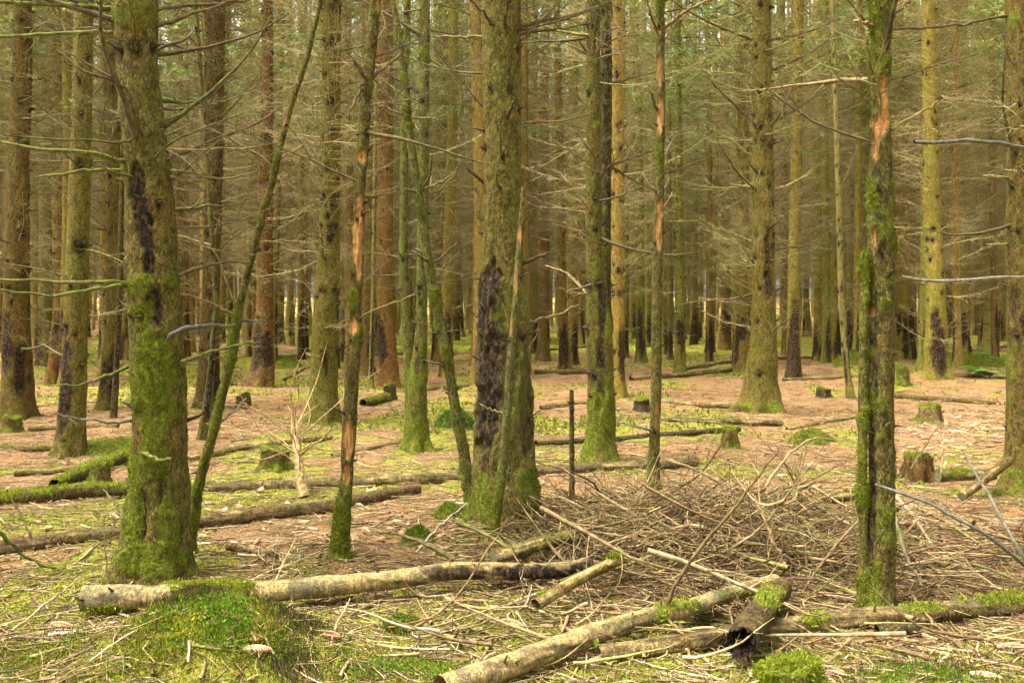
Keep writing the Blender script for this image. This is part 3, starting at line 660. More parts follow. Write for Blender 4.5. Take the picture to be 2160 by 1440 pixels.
tree("thin green stem leaning away from the foot of the massive middle spruce", [(-60, 816, 824), (0, 822, 833), (50, 831, 844), (150, 844, 859), (290, 857, 873), (400, 873, 891), (475, 882, 901), (590, 899, 920), (710, 924, 946), (795, 939, 961), (885, 954, 977), (960, 968, 992), (1060, 980, 1006)],
     (.115, .118, .026), sides=28, step=.02, H=1, d=7.5, crown=False, amp=.005, lump=.006, flare=.1, mossbase=.4, mossall=.34, mossn=2200, stubs=5, seed=73, name="leaning_dead_sapling", group="dead stems between the living spruces",
     limbs=[dict(p=[(910, 556, 0), (885, 540, -.1), (868, 530, -.1)], r=4, r1=1.8, c=DKB, tw=0), dict(p=[(912, 556, 0), (940, 535, .1), (965, 512, .1)], r=3.5, r1=1.6, c=DKB, tw=1), dict(p=[(880, 405, 0), (862, 402, -.1), (850, 398, -.1)], r=4, r1=1.8, c=DKB, tw=0), dict(p=[(888, 402, 0), (905, 375, -.1), (911, 330, -.15)], r=3.5, r1=1.8, c=DKB, tw=1),
            dict(p=[(890, 400, 0), (925, 388, .1), (966, 362, .2)], r=3, r1=1.5, c=MB, tw=2), dict(p=[(945, 775, 0), (915, 765, -.1), (890, 760, -.1)], r=4, r1=1.6, c=DKB, tw=2), dict(p=[(866, 250, 0), (900, 250, .1), (925, 252, .2)], r=3, r1=1.6, c=PALE, tw=1), dict(p=[(862, 245, 0), (830, 235, 0), (790, 215, .1)], r=2.6, r1=1.3, c=DKB, tw=3)])
tree("bare grey leaning pole propped against the massive middle spruce", [(392, 1100, 1106), (470, 1093, 1106), (550, 1086, 1100), (640, 1080, 1096), (720, 1071, 1088), (820, 1065, 1082), (920, 1056, 1074), (1020, 1048, 1066), (1118, 1030, 1054)],
     (.14, .135, .06), sides=24, step=.02, H=1, d=6.42, crown=False, amp=.003, lump=.004, flare=.1, mossbase=.5, mossall=.12, mossn=700, stubs=2, seed=74, cat="dead pole", name="leaning_dead_pole", group="dead stems between the living spruces",
     wood=[(1096, 495, 5, 22, .9), (1087, 590, 5, 40, .6), (1076, 680, 5, 30, .7)], moss=[(1042, 1090, 14, 40, 1), (1052, 1000, 10, 60, .5)],
     limbs=[dict(p=[(1074, 690, 0), (1066, 660, -.05), (1058, 640, -.1)], r=2, r1=1, c=PALE, tw=0), dict(p=[(1062, 870, 0), (1030, 862, 0), (1010, 850, 0)], r=2, r1=1, c=PALE, tw=0)])
tree("dead slender stem with orange and yellow bare streaks, right of the dark forked spruce", [(0, 1384, 1402), (110, 1384, 1402), (220, 1385, 1404), (360, 1382, 1402), (500, 1378, 1400), (600, 1375, 1397), (700, 1374, 1396), (800, 1374, 1396), (900, 1370, 1392), (980, 1367, 1390), (1045, 1362, 1396)],
     (.125, .11, .034), sides=32, step=.02, H=7.5, crown=False, amp=.005, lump=.006, flare=.1, mossbase=.3, mossall=.2, mossn=900, nbr=7, br_z=(1.7, 5), seed=75, stubs=7, name="dead_spruce_sapling", group="dead stems between the living spruces",
     wood=[(1395, 62, 7, 12, .8), (1393, 150, 9, 40, .5), (1393, 240, 10, 36, 1), (1392, 265, 8, 20, 1), (1393, 440, 10, 22, .9), (1390, 490, 9, 45, .9), (1386, 880, 7, 40, .4)], moss=[(1390, 320, 8, 40, .6)], dark=[(1380, 720, 5, 30, .4)],
     limbs=[dict(p=[(1386, 232, 0), (1376, 205, -.1), (1368, 182, -.1)], r=4, r1=1.6, c=DKB, tw=0), dict(p=[(1384, 405, 0), (1365, 385, -.1), (1352, 362, -.1)], r=3, r1=1.3, c=PALE, tw=0), dict(p=[(1400, 440, 0), (1410, 425, -.1), (1418, 405, -.1)], r=3, r1=1.5, c=PALE, tw=0), dict(p=[(1402, 400, 0), (1410, 385, -.1), (1408, 365, -.1)], r=3, r1=1.5, c=PALE, tw=0),
            dict(p=[(1400, 60, 0), (1425, 40, -.1), (1450, 22, -.2), (1520, -10, -.3)], r=4, r1=2, c=(.2, .14, .06), tw=3), dict(p=[(1386, 68, 0), (1372, 30, -.1), (1362, -8, -.1)], r=3.5, r1=2, c=DKB, tw=1), dict(p=[(1385, 915, 0), (1350, 900, -.1), (1300, 888, -.2)], r=3.5, r1=1.5, c=GB, tw=3)])
# forked dark spruce
R9, _ = tree("dark green spruce with a blackish second stem, moss climbing from its foot", [(0, 1237, 1267), (200, 1237, 1268), (350, 1236, 1268), (500, 1235, 1270), (600, 1236, 1275), (720, 1236, 1292), (800, 1239, 1294), (900, 1240, 1297), (945, 1235, 1298), (982, 1222, 1305)],
     (.125, .108, .020), sides=48, step=.025, amp=.006, lump=.018, flare=.35, flare_h=.14, mossbase=.6, mossall=.18, mossn=4200, nbr=16, br_z=(1.6, 6), seed=81, stubs=8,
     dark=[(1272, 650, 10, 60, .9), (1268, 790, 12, 90, 1), (1246, 780, 6, 60, .5), (1280, 600, 8, 40, .6)], moss=[(1258, 880, 26, 70, 1), (1245, 940, 20, 40, 1), (1285, 870, 14, 50, .9), (1284, 690, 8, 50, .7), (1280, 930, 20, 40, .5)],
     limbs=[dict(p=[(1242, 345, 0), (1215, 325, .1), (1160, 292, .2)], r=2.6, r1=1.2, c=DKB, tw=3), dict(p=[(1255, 465, 0), (1245, 445, -.1), (1222, 415, -.1)], r=4, r1=2, c=(.16, .08, .04), tw=0), dict(p=[(1240, 620, 0), (1195, 575, .1), (1150, 560, .2)], r=2.5, r1=1.2, c=PALE, tw=2)])
tree("", [(0, 1268, 1290), (170, 1268, 1291), (350, 1267, 1290), (500, 1266, 1288), (600, 1264, 1289), (720, 1262, 1292)], (.062, .054, .022), d=9.86, sides=28, step=.03, H=14, crown=False, amp=.004, lump=.008, flare=0, mossbase=0, mossall=.1, mossn=500, stubs=8, seed=82, root=R9,
     limbs=[dict(p=[(1288, 176, 0), (1330, 166, .1), (1390, 150, .2)], r=3, r1=1.2, c=DKB, tw=4), dict(p=[(1288, 348, 0), (1330, 335, .1), (1392, 312, .2)], r=3, r1=1.3, c=DKB, tw=4), dict(p=[(1288, 350, 0), (1330, 378, .1), (1384, 402, .1)], r=3, r1=1.3, c=DKB, tw=3), dict(p=[(1270, 175, 0), (1250, 130, -.1), (1222, 85, -.2)], r=3, r1=1.3, c=DKB, tw=3)])
# the pair of green stems left of centre
tree("green spruce with a bright mossy skirt where its foot spreads, left of the centre", [(0, 885, 907), (200, 883, 906), (350, 882, 905), (500, 880, 904), (620, 878, 902), (720, 874, 901), (800, 862, 900), (880, 859, 901), (930, 855, 905), (952, 846, 912)],
     LIME, sides=36, step=.03, flare=.5, flare_h=.12, mossbase=.9, mossall=.2, mossn=3600, nbr=18, br_z=(1.2, 6), seed=83, stubs=8, dark=[(880, 770, 6, 30, .7)], moss=[(880, 915, 26, 45, 1), (868, 800, 10, 40, .6)],
     limbs=[dict(p=[(902, 410, 0), (930, 398, .1), (965, 364, .2)], r=2.6, r1=1.2, c=MB, tw=2)])
tree("slim bright green spruce pole just left of the mossy-skirted green spruce", [(0, 851, 866), (250, 846, 862), (400, 844, 861), (600, 842, 861), (720, 850, 872), (840, 855, 876)], LIME, d=12.2, sides=28, step=.04, mossbase=.3, mossall=.2, nbr=14, br_z=(1.0, 6), seed=84, stubs=8, crown=False, H=11)
tree("olive spruce with evenly dotted knots, upright behind the orange-streaked thin stem", [(0, 682, 720), (200, 680, 718), (400, 677, 716), (560, 668, 716), (720, 656, 713), (830, 652, 712), (895, 642, 716)], (.175, .155, .028), sides=44, step=.03, flare=.3, mossbase=.15, nbr=14, br_z=(.9, 6), seed=85, stubs=15, dark=[(716, 650, 6, 50, .8), (688, 770, 7, 30, .8)],
     limbs=[dict(p=[(690, 552, -.1), (682, 540, -.2), (678, 505, -.3)], r=3, r1=1.5, c=DKB, tw=0)])
tree("tall olive spruce with a black resin streak and a mossy buttress root", [(0, 1586, 1625), (130, 1587, 1627), (300, 1588, 1632), (450, 1588, 1633), (600, 1585, 1633), (720, 1582, 1640), (800, 1573, 1642), (845, 1566, 1645), (872, 1550, 1652)], (.185, .148, .036), sides=48, step=.03, flare=.55, flare_h=.16, mossbase=.35, mossn=900, nbr=22, br_z=(1.2, 6.5), seed=86, stubs=14,
     dark=[(1619, 560, 8, 65, 1), (1622, 600, 10, 40, .8), (1560, 868, 20, 12, 1)], moss=[(1630, 860, 22, 16, 1), (1575, 862, 16, 14, .9)],
     limbs=[dict(p=[(1598, 270, -.1), (1560, 232, -.2), (1500, 172, -.3)], r=3.6, r1=1.6, c=DKB, tw=3, twl=.15), dict(p=[(1622, 268, -.1), (1650, 235, -.2), (1686, 155, -.3)], r=3.6, r1=1.6, c=DKB, tw=3, twl=.2), dict(p=[(1630, 262, 0), (1680, 230, .1), (1748, 185, .3)], r=3, r1=1.4, c=DKB, tw=4), dict(p=[(1588, 84, 0), (1520, 60, -.1), (1470, 35, -.2), (1415, 0, -.3)], r=3.2, r1=1.6, c=DKB, tw=5, twl=.2),
            dict(p=[(1628, 150, 0), (1700, 118, .2), (1780, 60, .4)], r=3, r1=1.4, c=DKB, tw=6), dict(p=[(1628, 85, 0), (1700, 70, .2), (1770, 40, .4)], r=3, r1=1.4, c=DKB, tw=6), dict(p=[(1632, 402, 0), (1660, 392, -.1), (1710, 365, -.2)], r=3, r1=1.5, c=PALE, tw=3), dict(p=[(1590, 396, 0), (1560, 392, -.1), (1540, 388, -.1)], r=3, r1=1.5, c=PALE, tw=1),
            dict(p=[(1584, 640, 0), (1540, 610, -.1), (1498, 560, -.2)], r=3, r1=1.4, c=MB, tw=2), dict(p=[(1620, 708, -.1), (1640, 690, -.2), (1670, 668, -.3)], r=3, r1=1.5, c=DKB, tw=1), dict(p=[(1588, 645, 0), (1540, 637, 0), (1475, 630, .1)], r=2, r1=1, c=PALE, tw=4), dict(p=[(1582, 690, 0), (1530, 680, 0), (1480, 655, .1)], r=2, r1=1, c=PALE, tw=5)])
tree("rough brown spruce cut off by the photograph's edge beside the cone-strewn floor", [(0, 2121, 2176), (250, 2122, 2180), (450, 2125, 2184), (600, 2124, 2188), (720, 2128, 2190), (900, 2128, 2192), (1000, 2123, 2196), (1040, 2112, 2206)], (.155, .11, .035), sides=48, step=.025, amp=.009, lump=.025, flare=.3, mossbase=.4, mossall=.1, mossn=900, nbr=12, br_z=(1.8, 6), seed=87, stubs=10, dark=[(2140, 640, 12, 60, .7), (2140, 720, 14, 40, .5)],
     limbs=[dict(p=[(2126, 33, 0), (2080, 40, -.1), (2020, 55, -.2)], r=3.6, r1=1.8, c=DKB, tw=4), dict(p=[(2124, 375, 0), (2110, 374, -.2), (2072, 370, -.3)], r=3, r1=2, c=PALE, tw=0), dict(p=[(2124, 515, 0), (2100, 516, -.1), (2082, 515, -.2)], r=3, r1=1.5, c=PALE, tw=0)])

# middle distance: top x-range, base x-range, base y
def mid(label, top, eye, bot, by, c, seed, nbr=0, dark=True, **kw):
    rng = np.random.default_rng(seed); d = CAM_H * FPX / (by - HORY)
    wd = [(rng.uniform(3.5, 5.9), rng.uniform(.35, 1.15), rng.uniform(.45, .95), rng.uniform(.3, .75)) for _ in range(2)] if dark else None
    kw.setdefault('stubs', 12)
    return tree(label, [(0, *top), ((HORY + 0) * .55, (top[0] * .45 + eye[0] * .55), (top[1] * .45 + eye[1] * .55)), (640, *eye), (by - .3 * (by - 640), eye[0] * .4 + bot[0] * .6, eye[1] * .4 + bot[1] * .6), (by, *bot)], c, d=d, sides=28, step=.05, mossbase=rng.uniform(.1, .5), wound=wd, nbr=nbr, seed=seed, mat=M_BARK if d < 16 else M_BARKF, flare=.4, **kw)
mid("yellowish spruce close behind the dark forked spruce, black scar low down", (1290, 1318), (1289, 1317), (1286, 1320), 832, (.235, .17, .052), 201)
mid("olive spruce with mossy foot behind the large mossy spruce's long side branches", (162, 198), (134, 182), (118, 180), 962, (.18, .155, .032), 202, nbr=10, mossn=900)
mid("brown-based spruce standing at the photograph's edge next to a small mossy stump", (30, 65), (8, 60), (-4, 68), 882, (.175, .115, .040), 203, nbr=8)
mid("reddish spruce trunk between the two olive spruces nearest the photograph's edge", (108, 135), (114, 140), (98, 126), 802, RED, 204)
mid("olive spruce half hidden behind the large mossy spruce", (235, 262), (222, 256), (205, 240), 872, OLIVE, 205, nbr=6)
mid("brown spruce between the large mossy spruce and the slender leaning stem", (440, 476), (428, 464), (408, 460), 868, BROWN, 206, nbr=8)
mid("dark red-brown spruce behind the slender leaning stem, foot on pale litter", (555, 576), (540, 576), (524, 578), 816, (.105, .050, .024), 207)
mid("narrow olive spruce pole touching the dark red-brown spruce", (590, 602), (574, 586), (572, 586), 770, OLIVE, 208)
mid("rusty brown spruce behind the thin orange-streaked stem", (795, 830), (795, 828), (800, 844), 806, (.165, .085, .038), 209)
mid("dark brown spruce seen between the pale green stems and the massive spruce", (930, 946), (921, 941), (916, 944), 765, BROWN, 210)
mid("spruce peeping from behind the massive middle spruce's edge", (1100, 1113), (1102, 1117), (1098, 1122), 790, TAN, 211)
mid("narrow brown spruce alone in the gap before the dark forked spruce", (1167, 1181), (1178, 1196), (1178, 1207), 781, (.16, .105, .032), 212)
mid("green-barked slim spruce beside the dead orange-streaked stem", (1420, 1434), (1424, 1444), (1422, 1448), 792, LIME, 213)
mid("shaded brown spruce directly behind the tall olive spruce", (1558, 1583), (1553, 1578), (1545, 1582), 786, (.165, .12, .042), 214)
mid("brown spruce with blackened foot just past the tall olive spruce", (1638, 1656), (1650, 1668), (1648, 1680), 750, BROWN, 215)
mid("bent lime-green pole leaning behind the tall olive spruce's branches", (1677, 1690), (1658, 1676), (1652, 1676), 742, LIME, 216)
mid("thin spruce pole with black base before the open mossy clearing", (1770, 1785), (1772, 1787), (1770, 1792), 705, TAN, 217)
mid("crooked small dead stem rooted beside the dead twin-stemmed spruce", (1752, 1760), (1768, 1782), (1786, 1802), 840, GREY, 218, crown=False, H=5.0, nbr=5)
mid("yellow-olive spruce immediately behind the dead twin-stemmed spruce", (1884, 1905), (1886, 1915), (1888, 1921), 768, (.20, .155, .045), 219)
mid("dusky brown spruce in the shade past the yellow-olive spruce", (1912, 1927), (1914, 1932), (1912, 1936), 722, BROWN, 220)
mid("olive spruce with split reddish bark at its foot near the mossy cut stump", (1944, 1972), (1952, 1992), (1950, 2006), 816, (.185, .16, .036), 221, nbr=8)
mid("second olive spruce past the one with split bark, dark scar at breast height", (2016, 2037), (2016, 2040), (2014, 2048), 752, (.175, .155, .042), 222)
mid("pale olive spruce rising out of the green ferns", (2072, 2100), (2076, 2104), (2072, 2108), 742, (.19, .165, .055), 223)
mid("mossy thin dead stem with many short twigs beside the large mossy spruce", (408, 416), (452, 462), (416, 440), 935, (.12, .115, .032), 224, crown=False, H=5.2, nbr=16, mossn=700, brl=(.25, .6), br_z=(.2, 4))
mid("black-stained thin pole behind the large mossy spruce's low branches", (262, 268), (246, 258), (232, 246), 890, (.085, .075, .03), 225, crown=False, H=4.5, nbr=5, brl=(.25, .6), br_z=(.2, 4))
mid("very thin bare pole by the brown stump left of centre", (792, 797), (782, 790), (776, 788), 815, GREY, 226, crown=False, H=4.5)

mid("pale tan trunk, second behind the massive middle spruce's edge", (1115, 1132), (1117, 1134), (1114, 1138), 716, (.27, .2, .08), 231)
mid("lime pole in the gap right of the massive middle spruce", (1141, 1150), (1142, 1151), (1140, 1153), 702, (.2, .2, .06), 232)
mid("tan spruce tight beside the lone narrow brown spruce", (1198, 1210), (1203, 1218), (1200, 1222), 708, (.25, .19, .075), 233)
mid("grey-green dotted pole left of the massive middle spruce", (962, 973), (964, 977), (962, 980), 712, (.2, .18, .09), 234)
mid("thin lime pole next to the massive middle spruce's blackened edge", (996, 1006), (997, 1008), (994, 1010), 705, (.2, .2, .055), 235)
mid("tan pole between the forked spruce and the orange-streaked stem", (1336, 1348), (1338, 1350), (1335, 1353), 710, TAN, 236)
mid("brown trunk past the green-barked slim spruce", (1458, 1470), (1460, 1473), (1456, 1476), 722, BROWN, 237)
mid("reddish trunk left of the shaded brown spruce", (1518, 1536), (1520, 1540), (1516, 1544), 735, RED, 238)
mid("green pole just beyond the bent lime-green pole", (1692, 1702), (1694, 1704), (1692, 1707), 715, LIME, 239)
mid("dull brown trunk first in the bright clearing gap", (1722, 1735), (1723, 1737), (1720, 1740), 720, BROWN, 240)
mid("pale trunk second in the bright clearing gap", (1744, 1754), (1744, 1755), (1742, 1757), 706, (.26, .21, .09), 241)
mid("orange-brown trunk close left of the dead twin-stemmed spruce", (1812, 1824), (1810, 1823), (1808, 1826), 708, (.22, .12, .05), 242)
mid("brown spruce behind the two right-hand olive spruces", (1998, 2010), (1998, 2012), (1996, 2014), 718, BROWN, 243)
mid("thin olive trunk between the fern-side spruce and the cut-off rough one", (2112, 2122), (2112, 2123), (2110, 2126), 722, OLIVE, 244)
mid("slim tan trunk behind the slender leaning stem's middle", (606, 616), (608, 619), (606, 622), 728, TAN, 245)
mid("slim brown trunk left of the knot-dotted olive spruce", (636, 648), (638, 650), (635, 652), 738, BROWN, 246)
mid("reddish trunk showing right of the large mossy spruce", (384, 396), (386, 399), (383, 402), 760, RED, 247)
mid("tan trunk left of the olive mossy-footed spruce", (76, 90), (78, 92), (75, 96), 745, TAN, 248)
# broken short pole standing before the massive spruce
tree("thin broken-off pole standing alone in the litter before the dark forked spruce", [(822, 1201, 1210), (900, 1201, 1211), (1000, 1201, 1212), (1066, 1200, 1213)], (.10, .085, .04), sides=16, step=.02, H=.1, crown=False, amp=.003, lump=.003, flare=.1, mossbase=.2, mossall=.15, stubs=6, seed=91, cat="dead pole", name="broken_pole", group="dead stems between the living spruces", mossn=200)
# spruce just outside the frame on the right, whose two grey branches reach in
tree("bare grey branches reaching in from the spruce beyond the photograph's edge", [(0, 2260, 2330), (640, 2262, 2338), (1240, 2246, 2350)], BROWN, d=5.6, sides=32, step=.05, nbr=5, br_z=(3.2, 6), seed=92, stubs=0, group="spruce trees of the plantation",
     limbs=[dict(p=[(2262, 325, 0), (2215, 320, -.3), (2160, 311, -.6), (2095, 300, -.8), (2028, 295, -.9), (2015, 302, -.95), (1975, 299, -1.0), (1928, 300, -1.1)], r=5, r1=3.5, c=BLU, tw=3, twl=.06), dict(p=[(2262, 588, 0), (2160, 583, -.5), (2110, 581, -.6), (2095, 584, -.7), (2040, 592, -.8), (1985, 597, -.9), (1940, 587, -1), (1900, 583, -1.05)], r=4.5, r1=2.5, c=(.2, .2, .16), tw=4, twl=.08),
            dict(p=[(2262, 1290, 0), (2160, 1190, -.6), (2075, 1121, -.7), (1980, 1068, -.7), (1900, 1035, -.6), (1846, 1021, -.5)], r=5.5, r1=2.5, c=BLU, tw=3, twl=.15), dict(p=[(2262, 1330, 0), (2160, 1185, -.5), (2130, 1120, -.4), (2080, 1040, -.3), (2036, 962, -.2)], r=4.5, r1=2.5, c=GB, tw=3, twl=.15)])

# ------------------------------------------------------------------ the rows of spruces behind
def far_trunk(seed):
    rng = np.random.default_rng(seed); zs = np.concatenate([np.arange(-.2, 9, .15), np.linspace(9, 25, 12)])
    rad = .135 * (1.08 - .62 * np.clip(zs / 25, 0, 1.0) * 1.3); rad = rad + .05 * np.exp(-np.maximum(zs, 0) / .35)
    ph = rng.uniform(0, 6); cx = .05 * np.sin(zs * .5 + ph); cy_ = .05 * np.cos(zs * .45 + ph)
    wd = [(rng.uniform(0, 6.28), rng.uniform(.2, 1.2), rng.uniform(.5, 1.1), rng.uniform(.35, .8)) for _ in range(4)]
    tm, *_ = trunk_mesh("trunk", zs, cx, cy_ , rad, 18, seed, M_BARKF, np.zeros(3), flare=.25, mossbase=.3, wound=wd, lump=.015)
    sm, _ = stub_mesh(rng, zs, cx, cy_, rad, np.zeros(3), .4, 9.0, 10, 1.3)
    return tm, sm
FT = [far_trunk(500 + i) for i in range(6)]
RF = np.random.default_rng(2024)
keypos = [(o.location.x, o.location.y) for _, _, o, _ in ALLT]
placed = list(keypos); FARINFO = []
for gy in np.arange(20, 48, 1.95):
    for gx in np.arange(-32, 32, 1.95):
        x, y = gx + RF.uniform(-.85, .85), gy + RF.uniform(-.85, .85)
        if abs(x) > .54 * y + 1.5 or RF.random() < .10: continue
        if min((x - a) ** 2 + (y - b) ** 2 for a, b in placed) < 1.2 ** 2: continue
        placed.append((x, y)); z = float(hgt(x, y))
        tint, cn = [(OLIVE, "olive"), (TAN, "tan"), (RED, "reddish"), (BROWN, "brown"), (LIME, "green"), (GREY, "greyish")][RF.choice(6, p=[.30, .32, .08, .12, .11, .07])]
        s = RF.choice([RF.uniform(.55, .8), RF.uniform(.85, 1.2)], p=[.45, .55]); k = RF.integers(6); rz = RF.uniform(0, 6.28)
        R = new_obj("spruce_tree", None, loc=(x, y, z), rot=(RF.normal(0, .012), RF.normal(0, .012), rz), category="tree", group="spruce trees of the plantation")
        c = jit(tuple(1.25 * q for q in tint), .18, RF)  # tint lightened to make up for the dim light back here
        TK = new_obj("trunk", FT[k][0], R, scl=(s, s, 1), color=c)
        new_obj("branch_stubs", FT[k][1], TK, color=(.05, .035, .02), kind="stuff")
        for _ in range(1):
            q = RF.uniform(.8, 1.05); new_obj("dead_branches", SETMESH[RF.integers(6)], R, rot=(0, 0, RF.uniform(0, 6.28)), scl=(q, q, RF.uniform(.9, 1.1)), color=jit(TWIGC[RF.integers(5)], .2, RF), kind="stuff")
        new_obj("crown", CROWNS[RF.integers(5)], R, loc=(0, 0, RF.uniform(-1.6, .6)), rot=(0, 0, RF.uniform(0, 6.28)), color=jit((.20, .245, .08), .3, RF))
        FARINFO.append((1080 + FPX * x / y, y, R, cn, s))

# labels of those behind: named by the gap between landmark trunks they show in
LAND = [(-1e9, "the photograph's edge"), (40, "the brown-based spruce at the edge"), (158, "the olive mossy-footed spruce"), (325, "the large mossy spruce"), (445, "the brown spruce beside it"), (555, "the dark red-brown spruce"), (690, "the knot-dotted olive spruce"), (812, "the rusty brown spruce"), (890, "the green mossy-skirted spruce"),
        (1060, "the massive middle spruce"), (1187, "the lone narrow brown spruce"), (1265, "the dark forked spruce"), (1388, "the orange-streaked dead stem"), (1610, "the tall olive spruce"), (1778, "the black-based thin pole"), (1860, "the dead twin-stemmed spruce"), (1970, "the split-barked olive spruce"), (2090, "the fern-side pale spruce"), (2150, "the cut-off rough spruce")]
ORD = ["first", "second", "third", "fourth", "fifth", "sixth", "seventh", "eighth", "ninth", "tenth", "eleventh", "twelfth", "thirteenth", "fourteenth", "fifteenth", "sixteenth", "seventeenth", "eighteenth", "nineteenth", "twentieth"]
from collections import defaultdict
gaps = defaultdict(list)
for px, y, R, cn, s in FARINFO:
    k = max(i for i, (lx, _) in enumerate(LAND) if lx <= px)
    gaps[(k, "slim" if s < .8 else "", cn, "mid-distance" if y < 33 else "far-off")].append((px, R))
for (k, sl, cn, far), L in gaps.items():
    for n, (px, R) in enumerate(sorted(L, key=lambda t: t[0])):
        w = f"{sl} {far} {cn} spruce".strip()
        R["label"] = (f"{ORD[min(n, 9)]} " if len(L) > 1 else "") + w + f" showing just right of {LAND[k][1]}"

# the wood beyond, where single trees no longer stand apart
def far_mass():
    rng = np.random.default_rng(9); V, Q, MI, n0 = [], [], [], 0
    cr = [crown_geo(700 + i, 5.0 + .6 * i, 27, 2.6, nb=40, per=30, size=.30, ex=1.15).arrays() for i in range(4)]
    bs = [branch_set(720 + i, 1.6, 8.6, .6, 3.4, True).arrays() for i in range(4)]
    def put(v, q, m):
        nonlocal n0
        V.append(v); Q.append(q + n0); MI.append(np.full(len(q), m)); n0 += len(v)
    for gy in np.arange(48.5, 122, 3.0):
        for gx in np.arange(-75, 75, 2.7 if gy < 80 else 4.2):
            x, y = gx + rng.uniform(-1.4, 1.4), gy + rng.uniform(-1.4, 1.4)
            if abs(x) > .54 * y + 1: continue
            z = float(hgt(x, y)); p = np.array([x, y, z]); r = rng.uniform(.06, .15); zt = np.array([-.2, .3, 2, 6, 13, 26])
            P = np.stack([x + .1 * np.sin(zt + gx), y + 0 * zt, z + zt], -1); v, q = tubes(P, r * np.array([1.5, 1.15, 1, .85, .6, .2]), 7); put(v, q, rng.integers(3))
            a = rng.uniform(0, 6.28); c, s_ = math.cos(a), math.sin(a); Rm = np.array([[c, -s_, 0], [s_, c, 0], [0, 0, 1]])
            v, q, _, _ = cr[rng.integers(4)]; put(v @ Rm.T + p + np.array([0, 0, rng.uniform(-1.5, 1)]), q, 4)
            if y < 84:
                v, q, _, _ = bs[rng.integers(4)]; put(v @ Rm.T + p, q, 3)
    def tinted(src, nm, c):
        m = src.copy(); m.name = nm
        for nd in m.node_tree.nodes:
            if nd.type == 'OBJECT_INFO':
                for lk in list(nd.outputs['Color'].links):
                    s2 = lk.to_socket; m.node_tree.links.remove(lk); s2.default_value = (*c, 1)
        return m
    mats = [tinted(M_BARKF, "far_bark_olive", (.23, .20, .06)), tinted(M_BARKF, "far_bark_tan", (.30, .23, .10)), tinted(M_BARKF, "far_bark_brown", (.19, .13, .06)), tinted(M_STICK, "far_twigs", (.29, .25, .13)), tinted(M_NEEDLE, "far_needles", (.22, .26, .10))]  # lightened bark, twig and needle colours stand in for light in the background
    new_obj("distant_forest", mesh_np("distant_forest", np.concatenate(V), np.concatenate(Q), None, None, mats, np.concatenate(MI)), kind="stuff", label="dense distant spruce forest closing the view behind the trunks", category="forest")
far_mass()
# the same wood beside and behind the viewer: unseen, added to block low sky light
def near_mass():
    rng = np.random.default_rng(19); V, Q, MI, n0 = [], [], [], 0
    cr = [crown_geo(760 + i, 6.5 + .6 * i, 18.5, 2.2, nb=14, per=20, size=.24).arrays() for i in range(3)]
    for gy in np.arange(-24, 46, 3.0):
        for gx in np.arange(-42, 42, 3.0):
            x, y = gx + rng.uniform(-1, 1), gy + rng.uniform(-1, 1)
            if abs(x) < .56 * max(y, 0) + 3.0 or abs(x) > .56 * max(y, 0) + 17 or (math.hypot(x, y) < 4): continue
            z = float(hgt(x, y)); r_ = rng.uniform(.09, .17); zt = np.array([-.2, .3, 2, 6, 12, 18]); P = np.stack([x + 0 * zt, y + 0 * zt, z + zt], -1)
            v, q = tubes(P, r_ * np.array([1.5, 1.15, 1, .85, .6, .2]), 7); V.append(v); Q.append(q + n0); MI.append(np.full(len(q), 0)); n0 += len(v)
            a = rng.uniform(0, 6.28); c, s_ = math.cos(a), math.sin(a); v, q, _, _ = cr[rng.integers(3)]
            V.append(v @ np.array([[c, -s_, 0], [s_, c, 0], [0, 0, 1]]).T + np.array([x, y, z])); Q.append(q + n0); MI.append(np.full(len(q), 1)); n0 += len(v)
    new_obj("unseen_forest", mesh_np("unseen_forest", np.concatenate(V), np.concatenate(Q), None, None, [bpy.data.materials["far_bark_tan"], bpy.data.materials["far_needles"]], np.concatenate(MI)), kind="stuff", label="unseen spruce forest beside and behind the viewer, added to block low light", category="forest")
near_mass()

